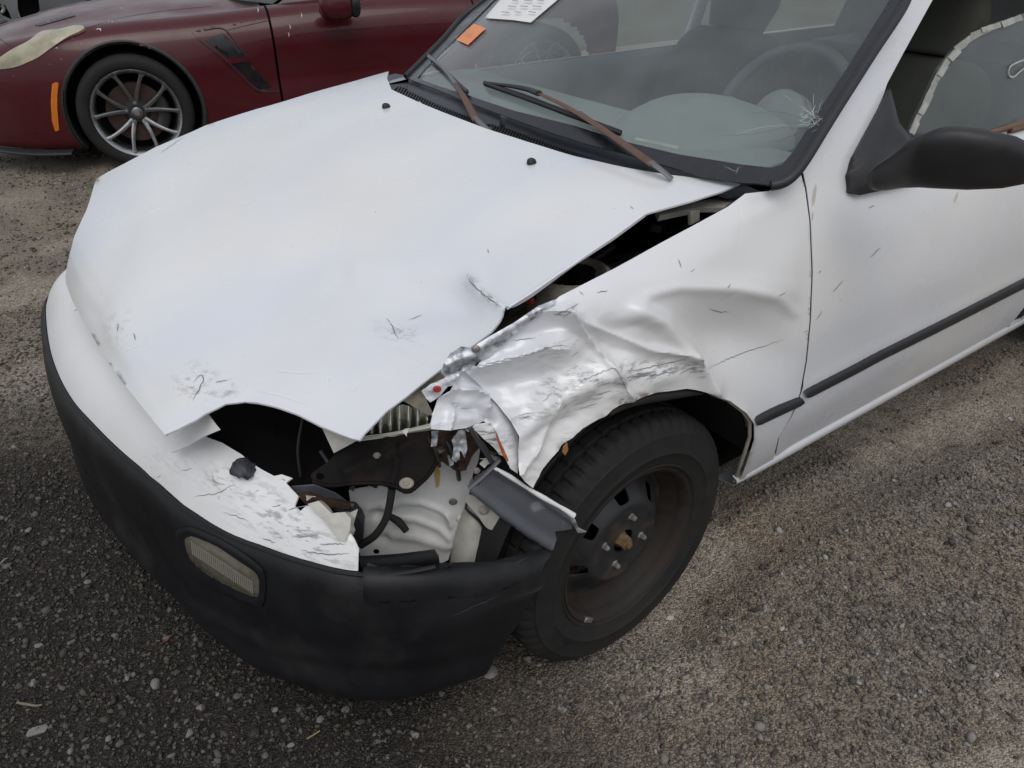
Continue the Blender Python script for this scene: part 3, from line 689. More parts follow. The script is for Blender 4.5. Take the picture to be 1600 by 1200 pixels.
# ---- left fender
FEND = [(1250, 268), (1240, 280), (1225, 289), (1202, 298), (1165, 302), (1137, 323), (1084, 352), (1037, 377), (959, 420), (874, 463), (859, 477), (840, 487), (815, 505), (796, 521), (774, 534), (764, 552), (742, 570), (720, 574),
        (750, 602), (780, 634), (800, 660), (809, 680), (811, 720), (809, 740), (822, 754), (833, 763), (848, 732), (862, 714), (872, 704), (878, 694), (894, 684), (910, 670), (928, 660), (945, 653), (956, 644), (968, 634), (980, 628), (996, 624), (1028, 614),
        (1076, 609), (1108, 612), (1116, 618), (1140, 626), (1164, 644), (1175, 660), (1175, 684), (1166, 712), (1158, 736), (1150, 756), (1180, 741), (1208, 726),
        (1209, 714), (1216, 685), (1234, 654), (1243, 634), (1250, 614), (1259, 563), (1265, 501), (1268, 426), (1265, 348), (1257.5, 293)]
def fender_disp(q, P):
    d = gss(q, 1150, 535, 92, 62, 8, -.040)+gss(q, 1140, 452, 130, 22, 4, .008)+crg(q, [(1012, 462), (1060, 450), (1150, 452), (1215, 466), (1245, 490)], 9, .0045)
    d += crg(q, [(1000, 488), (1040, 508), (1078, 545), (1102, 580), (1112, 606)], 17, .019)
    d += gss(q, 950, 540, 70, 32, 28, -.030)+crs(q, [(888, 492), (950, 520), (1020, 548), (1085, 556)], 9, .016)
    d += crs(q, [(890, 492), (925, 530), (960, 574), (984, 622)], 7, .018)+gss(q, 918, 572, 30, 18, 40, -.010)+gss(q, 1030, 590, 42, 18, -8, .012)
    d += crs(q, [(742, 572), (800, 558), (850, 540), (888, 545)], 7, .017)+gss(q, 820, 595, 85, 26, -12, -.022)+gss(q, 850, 520, 50, 18, -18, -.012)
    d += crs(q, [(845, 488), (885, 486), (905, 492)], 6, .014)+crg(q, [(800, 690), (860, 632), (940, 590), (985, 572)], 16, .013)
    d += gss(q, 880, 660, 55, 20, -32, -.010)+crs(q, [(812, 740), (840, 700), (862, 650), (870, 620)], 6, .012)+gss(q, 790, 660, 22, 50, -20, -.008)
    d += crs(q, [(1085, 556), (1108, 590), (1112, 606)], 7, .010)+gss(q, 1215, 430, 80, 40, -40, .004)
    m = ss((1090-q[:, 0])/120)*ss((q[:, 1]-470)/50)
    r = np.abs(fbm(q[:, 0]/60+q[:, 1]/90, q[:, 1]/30, 51, 2)-.40)
    d += m*(.012*(.10-r)+.012*(fbm(q[:, 0]/60, q[:, 1]/50, 53, 3)-.45))
    d += m*(.005*(.08-np.abs(fbm(q[:, 0]/22, q[:, 1]/15, 57, 2)-.40)))+.003*(fbm(q[:, 0]/120, q[:, 1]/120, 55, 2)-.4)
    d = d*ss(polydist(q, [(1208, 726), (1216, 685), (1234, 654), (1250, 614), (1259, 563), (1265, 501), (1268, 426), (1265, 348), (1257, 293), (1250, 268)])/34)
    # rolled wheel-arch lip
    d += .007*np.exp(-polydist(q, [(1112, 612), (1140, 626), (1164, 644), (1175, 660), (1175, 684), (1166, 712), (1156, 740)])/7)
    return d
def fender_scuff(q, P):
    s = gss(q, 1015, 582, 75, 16, -5, 1)+gss(q, 915, 590, 40, 16, -12, .9)+gss(q, 880, 487, 26, 8, -10, .9)+gss(q, 855, 550, 55, 10, -14, .8)+gss(q, 860, 620, 34, 26, -50, .6)+gss(q, 815, 650, 24, 12, 0, .7)+gss(q, 890, 690, 20, 20, 0, .6)+gss(q, 930, 625, 60, 14, -25, .5)+gss(q, 1085, 570, 20, 14, 40, .7)
    return np.clip(s, 0, 1)
def fender_rust(q, P):
    return np.clip(gss(q, 980, 626, 16, 8, 0, 1.2)+gss(q, 1012, 618, 20, 5, 0, .9)+gss(q, 880, 700, 7, 9, 0, 1.3)+gss(q, 948, 652, 8, 5, 0, .5)+gss(q, 1168, 700, 6, 40, 8, .5), 0, 1)
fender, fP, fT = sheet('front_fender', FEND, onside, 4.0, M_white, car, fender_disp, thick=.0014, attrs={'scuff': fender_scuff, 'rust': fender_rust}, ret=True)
fender['label'] = 'caved in white left front fender with scuffed torn wheel arch'
fB = bvh_of(fP, fT)
for pl in ([(1106, 576), (1150, 555), (1210, 535), (1226, 529)], [(1108, 482), (1125, 487), (1140, 487)], [(1216, 463), (1228, 457)], [(1254, 520), (1263, 515)], [(1136, 450), (1141, 444)], [(905, 455), (912, 462)], [(932, 458), (950, 454)], [(866, 492), (888, 484), (905, 474)], [(872, 488), (900, 487)], [(880, 496), (898, 482)], [(800, 532), (838, 528)], [(838, 548), (880, 540), (888, 548)], [(745, 572), (800, 560), (842, 550)], [(895, 608), (912, 594), (950, 578), (962, 576), (970, 590), (980, 612), (986, 626)], [(976, 580), (1005, 576), (1050, 566), (1085, 556)], [(980, 590), (1020, 586), (1055, 580)], 
           [(808, 650), (830, 646)], [(815, 655), (828, 650)], [(848, 628), (865, 612)], [(880, 640), (884, 630)], [(890, 558), (905, 550)], [(930, 618), (955, 610)], [(1078, 425), (1086, 420)], [(1060, 405), (1064, 420)], [(900, 640), (935, 630)], ):
    ribbon('scratch', fB, pl, rng.uniform(.9, 1.8), M_scratch, fender, jit=.6)
# broken black arch liner edge and rust tab
tube('arch_liner_edge', onside([(958, 648), (990, 632), (1030, 622), (1080, 616), (1106, 615)])-A((0, .012, .004)), [.006, .009, .010, .008, .004], M_rubber, fender, 8)
tube('arch_lip', onside(resample([(1114, 616), (1140, 626), (1164, 644), (1175, 660), (1175, 684), (1166, 712), (1156, 740), (1150, 754)], 10.))-A((0, .006, 0)), .0045, mat('dirty_arch_lip', (.34, .32, .27), .6, var=.3), fender, 8)
tb = onside([(878, 694), (884, 688), (886, 700), (881, 709), (876, 703)]); prism('rust_tab', tb+A((.0, .004, -.002)), (.4, .8, .3), .003, mat('orange_rust', (.26, .12, .05), .8, var=.4), fender)

# fender moulding and seam to the door
def side_strip(name, top, wpx, parent, m, lift=.009):
    q = resample(top, 6., smooth=True); T = np.gradient(q, axis=0); T /= np.linalg.norm(T, axis=1)[:, None]; n = np.stack([-T[:, 1], T[:, 0]], -1)
    if n[:, 1].mean() < 0: n = -n
    w = wpx*np.clip(np.minimum(np.arange(len(q)), np.arange(len(q))[::-1])*.35+.75, 0, 1)
    rows_ = []
    for t, l in ((-.02, -.003), (0.02, lift*.7), (.3, lift), (.75, lift), (.97, lift*.6), (1.02, -.003)):
        P = onside(q+n*(w*t)[:, None]+n*((wpx-w)*.5)[:, None]); rows_.append(P+A((0, l, 0)))
    return gridmesh(name, np.array(rows_), m, parent, face=CAM)
side_strip('side_moulding', [(1176, 653), (1210, 637), (1249, 619)], 13, fender, M_trim)

# ---- bare crumpled upper flange of the fender
STRIP = [(868, 465), (840, 476), (800, 503), (770, 520), (745, 535), (735, 541), (720, 539), (702, 552), (692, 566), (690, 580), (700, 592), (713, 592), (722, 578), (741, 573), (744, 565), (767, 553), (792, 530), (816, 508), (845, 488), (868, 471)]
sheet('bare_fender_flange', STRIP, lambda q: onside(q)+NQ*.007, 4., M_bare, car, lambda q, P: .007*(fbm(q[:, 0]/13, q[:, 1]/13, 61, 3)-.45)+crs(q, [(694, 568), (715, 558), (738, 552)], 5, .007)+crs(q, [(700, 585), (716, 580), (730, 566)], 4, -.007)+crg(q, [(742, 545), (790, 515), (850, 476)], 5, .004), thick=.0015)
o = lathe('flange_bolt', [(.0001, .003), (.004, .003), (.006, .0015), (.0065, 0)], 12, (onside([(743, 540)])[0]+NQ*.015, (1, -.5, 0), (0, .1, -1), NQ), M_steel, car)

# ---- torn front corner of the fender
CORN = z6([(555, 335), (602, 262), (750, 408), (900, 568), (1000, 700), (1046, 800), (1052, 1000), (1047, 1100), (985, 1062), (925, 962), (890, 880), (868, 770), (832, 702), (785, 690), (640, 745), (500, 762), (365, 752), (372, 680), (392, 600), (410, 545), (430, 500), (490, 455), (540, 405)])
def corn_disp(q, P):
    Z = lambda p: z6(p)
    d = crs(q, Z([(440, 480), (560, 440), (700, 450), (790, 490), (800, 580)]), 5, .018)+crs(q, Z([(560, 560), (640, 590), (760, 600), (830, 690)]), 5, -.020)+crs(q, Z([(555, 565), (530, 610), (500, 760)]), 5, .013)
    d += crs(q, Z([(600, 270), (590, 420), (540, 560)]), 9, -.006)+gss(q, 600+640/5, 520+650/5, 22, 12, 10, .008)+crg(q, Z([(850, 600), (950, 760), (1000, 1000)]), 14, .006)+.006*(fbm(q[:, 0]/14, q[:, 1]/14, 71, 3)-.45)
    return d
def corn_map(q):
    e = onside([(722, 576), (809, 742)]); a = e[0]-A((.0, .02, 0)); b = e[1]-A((0, .012, 0)); c = unplane([(675, 670)], A((.45, .66, .5))+NQ*.03, NQ)[0]
    n = np.cross(b-a, c-a); return unplane(q, a, n)
corn, _, _ = sheet('torn_fender_corner', CORN, corn_map, 3.6, M_white, car, corn_disp, thick=.0014, attrs={'scuff': lambda q, P: np.clip(gss(q, 712, 634, 9, 6, 0, 1)+gss(q, 785, 690, 16, 20, 0, .8)+gss(q, 690, 665, 20, 6, 0, .4), 0, 1)}, ret=True)
corn['label'] = 'folded white flap of torn fender metal'
sheet('bent_flange_tab', z6([(295, 460), (360, 405), (460, 360), (565, 325), (575, 345), (545, 410), (500, 420), (430, 500), (360, 545), (330, 515)]), dia(.015), 4., M_white, car, lambda q, P: .008*(fbm(q[:, 0]/8, q[:, 1]/8, 77, 2)-.45)+crs(q, z6([(380, 440), (470, 390), (560, 350)]), 3, .006), thick=.0015, attrs={'scuff': lambda q, P: np.full(len(q), .5)})
o = lathe('red_clip', [(.0001, .004), (.004, .004), (.0055, .001), (.006, 0)], 12, (dia(.024)([(683, 608)])[0], (1, -.5, 0), (0, .1, -1), NQ), M_red, car)
sheet('headlamp_surround', z6([(125, 525), (290, 408), (445, 285), (470, 330), (490, 375), (300, 455), (345, 560), (395, 655), (330, 640), (200, 560)]), dia(-.05), 5., M_beige, car, lambda q, P: .006*(fbm(q[:, 0]/16, q[:, 1]/16, 79, 2)-.45), thick=.003)
# broken marker lamp and white plastic shards
prism('marker_lamp_sliver', dia(.028)(z6([(874, 775), (888, 800), (905, 850), (940, 920), (975, 1000), (962, 1012), (930, 965), (905, 900), (885, 845)])), NQ, .008, M_redlens, car)
sheet('broken_white_shard', z6([(690, 745), (740, 716), (830, 706), (868, 775), (890, 870), (930, 962), (900, 950), (850, 890), (780, 830)]), dia(.012), 3.5, M_whiteplast, car, lambda q, P: .006*(fbm(q[:, 0]/9, q[:, 1]/9, 83, 2)-.45), thick=.003, attrs={'scuff': lambda q, P: np.full(len(q), .95)})
tube('broken_bracket_arm', dia(.02)(z6([(675, 745), (740, 850), (800, 940), (840, 1010)])), [.006, .0075, .006], M_trim, car, 8, flat=.5)
for pl in ([(370, 772), (425, 768), (418, 830), (412, 882), (366, 892), (372, 830)], [(580, 762), (632, 758), (648, 860), (650, 900), (630, 982), (604, 925), (592, 925), (590, 990), (562, 1018), (530, 990), (545, 910), (530, 845)]):
    sheet('foil_shred', z6(pl), dia(.0), 3., M_bare, car, lambda q, P: .010*(fbm(q[:, 0]/7, q[:, 1]/7, 89, 2)-.45), thick=.001)
sheet('rusted_stub', z6([(400, 765), (700, 752), (745, 850), (740, 900), (690, 960), (640, 1080), (560, 1085), (500, 1040), (430, 1000), (390, 900)]), dia(-.035), 4., M_rust, car, lambda q, P: .016*(fbm(q[:, 0]/9, q[:, 1]/9, 91, 3)-.45), thick=.006)

# ---- headlamp remains
def lampP(zx, zy, off): return dia(off)(z5([(zx, zy)]))[0]
G = []
for i in range(61):
    t = i/60; x = 470+t*345; topy = 290-t*130 if t < .6 else 212+(t-.6)*90; boty = 362-t*50
    w = abs(math.sin(t*math.pi*8)); col = []
    for j in range(13):
        s = j/12; y = topy+(boty-topy)*s; col.append(lampP(x, y, -.085+.024*w*(.35+.65*s)))
    G.append(col)
gridmesh('headlamp_reflector', A(G), M_chrome, car, face=CAM, thick=.002)['label'] = 'ribbed chrome remains of the smashed headlamp'
gridmesh('headlamp_trim', loft([dia(-.055)(z5([(480, 365), (640, 340), (810, 300)])), dia(-.048)(z5([(480, 374), (640, 352), (812, 318)])), dia(-.055)(z5([(482, 386), (640, 362), (812, 332)]))], 20, 8), M_lens, car, face=CAM, thick=.006)
lv = dia(-.03)(z5([(300, 312), (400, 350), (470, 380), (435, 400), (360, 440)])); prism('lamp_bezel_shard', lv, NQ, .004, M_tank, car)

# ---- dark rusted bracket plate, apron, tank, hoses behind the torn corner
nb = A((.42, .62, .66)); nb /= np.linalg.norm(nb); pb = dia(-.03)(z5([(600, 480)]))[0]
brk = lambda off=0.: (lambda q: unplane(q, pb+nb*off, nb))
BR = z5([(252, 545), (262, 528), (285, 512), (330, 480), (375, 435), (420, 400), (480, 376), (560, 368), (640, 358), (720, 345), (800, 335), (826, 400), (832, 440), (842, 470), (825, 510), (800, 540), (770, 560), (745, 592), (722, 612), (690, 618), (664, 605), (640, 592), (600, 588), (560, 578), (500, 574), (450, 580), (400, 592), (340, 590), (300, 582), (265, 570)])
plate = sheet('bracket_plate', BR, brk(), 5., M_brown, car, lambda q, P: .004*(fbm(q[:, 0]/16, q[:, 1]/16, 95, 3)-.45)+crg(q, z5([(420, 520), (560, 470), (700, 400)]), 12, .006)+crg(q, z5([(640, 360), (650, 480), (630, 580)]), 5, -.005), holes=[stadium(*z5([(297, 546)])[0], 6.5, 5.2, 10, 6)], thick=.004)
plate['label'] = 'dark rusted bracket plate with a bolt hole'
lathe('bracket_bolt', [(.0001, .004), (.004, .004), (.0045, .002), (.009, .002), (.0105, 0)], 16, (brk(.003)(z5([(697, 578)]))[0], (1, -.6, 0), (.3, .5, -.7), nb), M_beige, plate)
tube('bracket_rim', brk(.0)(z5([(262, 570), (340, 590), (450, 580), (560, 578), (640, 592), (690, 618), (722, 612), (745, 592), (800, 540), (842, 470)])), .0035, M_brown, plate, 8)
na = A((.55, .80, .25)); na /= np.linalg.norm(na); pa = dia(-.085)(z5([(720, 760)]))[0]
apr = lambda off=0.: (lambda q: unplane(q, pa+na*off, na))
AP = z5([(430, 610), (560, 585), (640, 610), (720, 600), (790, 555), (845, 488), (880, 466), (940, 420), (1000, 368), (1032, 392), (1036, 430), (1028, 480), (1003, 540), (994, 590), (985, 640), (965, 690), (945, 740), (925, 820), (890, 935), (840, 960), (500, 960), (470, 870), (485, 740), (440, 690)])
def ap_disp(q, P):
    d = crg(q, z5([(600, 690), (680, 665), (760, 668), (850, 700), (890, 730), (900, 770)]), 4, .006)+crg(q, z5([(640, 735), (740, 745), (850, 790), (890, 830)]), 5, .006)+crg(q, z5([(620, 815), (740, 828), (880, 872)]), 8, .006)+crg(q, z5([(890, 730), (905, 770), (900, 870)]), 4, .005)
    d += crg(q, z5([(490, 780), (520, 700), (600, 690)]), 7, .006)+crg(q, z5([(500, 850), (600, 830)]), 7, -.006)+gss(q, 400+560/2.963, 560+720/2.963, 14, 9, 0, -.012)+.003*(fbm(q[:, 0]/25, q[:, 1]/25, 97, 2)-.45)
    return d
apron = sheet('inner_apron', AP, apr(), 4., M_apron, car, ap_disp, holes=[stadium(*z5([(557, 895)])[0], 5, 4.2, 10, 5)], thick=.002)
apron['label'] = 'white ribbed inner apron panel exposed by the crash'
for b in ((912, 664), (945, 742)):
    lathe('apron_bolt', [(.0001, .003), (.0035, .003), (.005, .0015), (.0065, 0)], 12, (apr(.003)(z5([b]))[0], (1, -.6, 0), (.1, .2, -1), na), M_beige if b[0] < 930 else M_apron, apron)
st = apr(.004)(z5([(820, 500), (835, 480), (852, 530), (848, 590), (835, 600), (830, 560)])); prism('rust_stain', st, na, .002, mat('yellow_rust', (.36, .24, .07), .7, var=.4), apron, bevel=0)
tk = dia(-.075); tube('washer_tank', tk(z5([(1000, 670), (1005, 720), (1000, 790), (985, 870), (965, 960)])), [.012, .024, .029, .030, .028], M_tank, car, 24)
prism('tan_mount', resample(dia(-.035)(z5([(965, 655), (1000, 635), (1060, 675), (1170, 765), (1150, 785), (1110, 797), (1075, 790), (1050, 765), (1030, 735)])), .004, closed=True, smooth=True), NQ, .004, M_tank, car)
lathe('mount_bolt', [(.0001, .003), (.0045, .003), (.006, .001), (.008, 0)], 12, (dia(-.031)(z5([(1055, 705)]))[0], (1, -.6, 0), (.1, .2, -1), NQ), M_beige, car)
tube('rubber_hose', [dia(-.02)(z5([(630, 600)]))[0], dia(-.02)(z5([(618, 680)]))[0], dia(-.02)(z5([(598, 750)]))[0], dia(-.02)(z5([(550, 820)]))[0], dia(-.03)(z5([(485, 865)]))[0]], .0065, M_rubber, car, 12)
tube('hose_end', [dia(-.05)(z5([(608, 725)]))[0], dia(-.05)(z5([(660, 755)]))[0], dia(-.045)(z5([(697, 800)]))[0]], [.005, .0075, .006], M_rubber, car, 12)
prism('black_duct', dia(-.02)(z5([(330, 690), (400, 700), (455, 705), (485, 740), (498, 770), (495, 850), (470, 862), (430, 830), (430, 740)])), NQ, .03, M_trim, car, bevel=.003)
prism('rusted_edge_shard', dia(-.015)(z5([(195, 640), (240, 632), (320, 660), (400, 670), (470, 700), (400, 700), (330, 690), (230, 680)])), NQ, .012, M_rust, car, bevel=.001)
prism('grey_core_support', dia(-.05)(z5([(150, 590), (270, 580), (370, 620), (420, 660), (420, 690), (330, 670), (200, 640)])), A((.4, .5, .75)), .02, M_grey, car, bevel=.003)
# grey end bracket
GB = z5([(985, 602), (1000, 562), (1105, 503), (1200, 560), (1300, 625), (1420, 700), (1470, 735), (1462, 790), (1385, 802), (1392, 840), (1362, 882), (1260, 830), (1130, 730), (1000, 622)])
def gb_map(q):
    a = dia(.0)(z5([(1000, 600)]))[0]; b = un1(893, 818, 1, .79); c = un1(860, 857, 1, .775)
    return unplane(q, a, np.cross(b-a, c-a))
gb = sheet('bumper_side_bracket', GB, gb_map, 5., M_grey, car, lambda q, P: crg(q, z5([(1000, 600), (1130, 705), (1260, 800), (1370, 870)]), 7, .010)+crg(q, z5([(1105, 510), (1300, 632), (1460, 740)]), 5, .008)+.003*(fbm(q[:, 0]/22, q[:, 1]/22, 99, 2)-.45), thick=.004)
gb['label'] = 'grey plastic bracket bent out from the corner'
tube('white_torn_edge', gb_map(z5([(1100, 500), (1180, 545), (1260, 598), (1340, 645), (1420, 690), (1468, 722)]))+NQ*.004, [.003, .0045, .003, .005, .0035, .006], M_whiteplast, gb, 8)
prism('silver_torn_tip', gb_map(z5([(1440, 700), (1475, 735), (1490, 775), (1530, 795), (1488, 802), (1470, 770), (1452, 742)]))+NQ*.006, NQ, .002, M_bare, gb)
tube('bracket_flange', dia(.006)(z5([(985, 600), (1050, 545), (1130, 468)])), [.006, .006, .005], M_greymetal, gb, 8, flat=.5)

# wiring, clips and torn scraps hanging in the broken corner
def dq(px, py, off): return dia(off)(z5([(px, py)]))[0]
for pts, r, m in (([(860, 340, -.05), (900, 420, -.03), (930, 500, -.04), (940, 560, -.07)], .004, M_trim), ([(300, 430, -.09), (340, 500, -.07), (330, 590, -.05)], .004, M_trim), ([(1010, 640, -.06), (970, 690, -.05), (1040, 760, -.05), (1075, 840, -.06)], .0025, M_trim),
                  ([(780, 350, -.06), (830, 420, -.02), (850, 500, -.03)], .003, M_rust), ([(1120, 470, .0), (1080, 450, -.01), (1040, 390, -.02)], .005, M_greymetal), ([(440, 610, -.07), (470, 560, -.08), (560, 590, -.09)], .005, M_trim), ([(1060, 800, -.10), (1120, 830, -.10), (1200, 860, -.08)], .006, M_dark)):
    tube('loose_wire', [dq(*p_) for p_ in pts], r, m, car, 8)
for k, (px, py, off, w_) in enumerate(((1020, 560, .0, 26), (1060, 480, .005, 22), (900, 470, -.02, 24), (860, 430, -.015, 20), (700, 345, -.03, 26), (1090, 440, .01, 18), (240, 640, .0, 22), (990, 330, .01, 20), (450, 690, -.01, 24))):
    pts = [(px+w_*rng.uniform(.5, 1.1)*math.cos(a), py+w_*rng.uniform(.4, 1.)*math.sin(a)) for a in np.linspace(0, 2*math.pi, 7, endpoint=False)]
    prism('torn_scrap', dia(off)(z5(pts))+rng.normal(0, .003, (7, 3)), NQ, .003, (M_rust, M_tank, M_bare, M_trim, M_whiteplast)[k % 5], car, bevel=.0006)
for px, py, off in ((1020, 520, .012), (735, 585, -.02), (560, 450, -.02), (1110, 740, -.055)):
    lathe('corner_bolt', [(.0001, .004), (.0035, .004), (.0048, .002), (.006, 0)], 6, (dq(px, py, off+.004), (1, -.6, 0), (.1, .2, -1), NQ), M_steel, car, angle=25)
# ---- things in the gap between hood and fender
def zg(p): return zm(3.2, 740, 240, p)
bay = sheet('inner_fender_panel', zg([(60, 900), (200, 760), (440, 590), (700, 430), (900, 300), (1230, 200), (1340, 205), (1290, 300), (960, 470), (700, 610), (440, 750), (240, 880), (100, 960)]),
            lambda q: unplane(q, A((.0, .60, .775)), (.10, -.42, .9)), 8., M_beige, car, lambda q, P: .01*(fbm(q[:, 0]/30, q[:, 1]/30, 13, 2)-.45), thick=.002)
tw = un1(890, 425, 2, .80)
lathe('strut_tower', [(.085, -.10), (.082, -.01), (.078, .002), (.070, .004), (.064, -.004), (.060, -.03), (.03, -.035), (.0001, -.035)], 40, (tw, (1, 0, 0), (0, 1, 0), (0, -.12, 1)), M_beige, car)
prism('hood_hinge', un(zg([(915, 282), (1000, 262), (1240, 215), (1335, 208), (1255, 268), (1140, 268), (1030, 290), (930, 312)]), 2, .905), (0, .3, 1), .012, mat('hinge_grey_beige', (.33, .31, .28), .55, var=.2), car)
prism('hinge_post', un(zg([(1085, 288), (1132, 282), (1130, 335), (1085, 358)]), 1, .655), (.3, 1, .4), .01, mat('post_beige', (.24, .22, .19), .55, var=.2), car)
box('wiring_connector', un1(1030, 352, 2, .85), (.05, .022, .016), M_trim, car, R3('Z', .5))
box('relay_cap_red', un1(829, 470, 2, .80), (.010, .012, .012), M_red, car, R3('Z', .3))
box('relay_cap_green', un1(820, 466, 2, .80), (.012, .014, .014), M_green, car, R3('Z', .2))
tube('battery_cable', [un1(790, 490, 2, .78), un1(840, 462, 2, .77), un1(900, 425, 2, .77), un1(960, 385, 2, .80)], .006, M_trim, car, 8)

# ---- dark hollow of the engine bay and nose
def plate_box(name, lo, hi, m): 
    lo, hi = A(lo), A(hi); return box(name, (lo+hi)/2, hi-lo, m, car, bevel=0)
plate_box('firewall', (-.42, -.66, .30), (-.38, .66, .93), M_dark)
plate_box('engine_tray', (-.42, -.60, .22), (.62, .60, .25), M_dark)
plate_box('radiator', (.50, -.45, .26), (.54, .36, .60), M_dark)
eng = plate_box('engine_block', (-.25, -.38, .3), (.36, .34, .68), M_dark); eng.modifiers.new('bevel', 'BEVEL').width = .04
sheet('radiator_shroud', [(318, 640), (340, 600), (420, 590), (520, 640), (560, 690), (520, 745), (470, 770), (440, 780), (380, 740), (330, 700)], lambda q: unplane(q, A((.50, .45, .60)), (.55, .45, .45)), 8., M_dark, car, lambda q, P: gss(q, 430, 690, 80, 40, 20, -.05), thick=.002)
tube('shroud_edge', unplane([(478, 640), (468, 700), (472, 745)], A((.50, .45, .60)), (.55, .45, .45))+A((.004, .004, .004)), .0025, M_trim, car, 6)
# wheel housing
hubL = A((0, .69, .285))
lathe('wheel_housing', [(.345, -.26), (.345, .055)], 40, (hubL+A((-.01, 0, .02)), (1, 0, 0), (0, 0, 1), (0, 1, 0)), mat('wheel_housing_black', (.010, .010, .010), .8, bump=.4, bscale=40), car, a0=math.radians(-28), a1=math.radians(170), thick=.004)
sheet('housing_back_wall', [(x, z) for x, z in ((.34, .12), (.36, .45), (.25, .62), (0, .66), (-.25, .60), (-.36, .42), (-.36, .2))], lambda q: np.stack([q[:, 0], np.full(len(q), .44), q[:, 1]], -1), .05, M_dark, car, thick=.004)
tube('strut', [A((-.02, .52, .30)), A((-.03, .53, .80))], .03, M_dark, car, 12)

# ---- cowl panel
COWL = [(596, 122), (618, 116), (630, 118), (641, 122), (684, 140), (732, 160), (785, 180), (860, 207), (920, 226), (969, 238), (1030, 256), (1100, 276), (1160, 286), (1212, 290), (1204, 300), (1166, 303), (1140, 306), (1100, 298), (1047, 287), (972, 272), (897, 256), (822, 236), (764, 217), (691, 192), (640, 172), (608, 150)]
cowlF = lambda P: P[:, 2]-(.958-.06*P[:, 1]**2-.014*ss((P[:, 1]+.1)/.35))
oncowl = lambda q: march(q, cowlF)
cowl, cwP, cwT = sheet('cowl_panel', COWL, oncowl, 7., M_cowl, car, lambda q, P: .004*ss((q[:, 0]-0)/1)*np.sin(q[:, 0]/70), thick=.004, ret=True)
# raised rear ledge of the cowl with a joint, and the slotted grille in front
for a, b in (((640, 124), (783, 181)), ((792, 182), (1010, 252))):
    t = np.linspace(0, 1, 12); q0 = A(a)+(A(b)-A(a))*t[:, None]; q0[:, 1] += 4*np.sin(t*math.pi)
    gridmesh('cowl_ledge', np.array([oncowl(q0+A((-3, 20)))+A((0, 0, .001)), oncowl(q0+A((-2, 17)))+A((0, 0, .010)), oncowl(q0+A((0, 3)))+A((0, 0, .014)), oncowl(q0)+A((0, 0, .004))]), M_cowl, cowl, face=CAM)
sv, sf = [], []
for (a, b, n) in (((622, 147), (738, 191), 30), ((768, 203), (968, 257), 46)):
    for k in range(n):
        t = k/(n-1); cx = a[0]+(b[0]-a[0])*t; cy = a[1]+(b[1]-a[1])*t+2.2*math.sin(t*math.pi)-4
        A0, A1 = oncowl([(cx-5.5, cy+7)])[0], oncowl([(cx+3.5, cy-7.5)])[0]; dv = oncowl([(cx-5.5+1.5, cy+7.6)])[0]-A0; i0 = len(sv); up = A((0, 0, .0045))
        sv += [A0, A0+dv, A1+dv, A1, A0+up, A0+dv+up, A1+dv+up, A1+up]; sf += [(i0+4, i0+5, i0+6, i0+7), (i0, i0+1, i0+5, i0+4), (i0+1, i0+2, i0+6, i0+5), (i0+2, i0+3, i0+7, i0+6), (i0+3, i0, i0+4, i0+7)]
mesh('cowl_grille_slats', sv, sf, M_trim, cowl, False)['kind'] = 'stuff'
gv = [(614, 143), (622, 136), (742, 178), (738, 193)], [(758, 204), (765, 192), (972, 246), (968, 261)]
for g in gv: sheet('grille_slot', resample(g, 8., closed=True), lambda q: oncowl(q)+A((0, 0, .0025)), 8., M_dark, cowl, thick=.001)

# ---- windscreen
def wtop(y, z): return tuple(proj([(-.17-.36*y*y-(z-.97)/WT, y, z)])[0])
WS_OUT = [(633, 121), (684, 140), (732, 160), (785, 180), (860, 207), (920, 226), (969, 238), (1030, 256), (1100, 276), (1160, 286), (1212, 288), (1236, 272), (1252, 252), (1300, 178), (1360, 84), (1413, 0), wtop(.572, 1.28), wtop(.53, 1.325), wtop(.35, 1.332), wtop(.1, 1.335), wtop(-.2, 1.335), wtop(-.42, 1.33), wtop(-.50, 1.30), (745, 10), (690, 66), (650, 106)]
WS_IN = [(652, 122), (690, 136), (729, 148), (800, 172), (897, 196), (972, 220), (1060, 241), (1160, 257), (1205, 262), (1222, 257), (1240, 236), (1270, 188), (1330, 96), (1390, 0), wtop(.545, 1.275), wtop(.505, 1.302), wtop(.35, 1.31), wtop(.1, 1.313), wtop(-.2, 1.313), wtop(-.40, 1.308), wtop(-.47, 1.285), (772, 0), (708, 64), (664, 108)]
ws, wP, wT = sheet('windscreen', WS_OUT, onws, 9., M_glass, car, thick=.004, ret=True)
ws['label'] = 'dusty cracked windscreen'
wB = bvh_of(wP, wT)
sheet('windscreen_border', WS_OUT, lambda q: onws(q, .006), 9., M_frit, ws, holes=[resample(WS_IN, 10., closed=True)], thick=.002)
tube('windscreen_moulding', onws(resample([(1205, 290), (1230, 282), (1254, 256), (1300, 182), (1360, 88), (1415, 2), wtop(.575, 1.28), wtop(.535, 1.325)], 20., smooth=True), .010), .010, M_trim, ws, 10)
tube('windscreen_moulding', onws(resample([(634, 120), (690, 64), (745, 8), wtop(-.51, 1.28)], 20., smooth=True), .008), .009, M_trim, ws, 10)
pfl = [(1240, 276), (1254, 258), (1300, 186), (1360, 92), (1416, 1), wtop(.560, 1.295)]
gridmesh('pillar_channel', np.array([onws(pfl, .004), onside(pfl)-A((0, .002, 0))]), M_trim, ws, thick=.002)
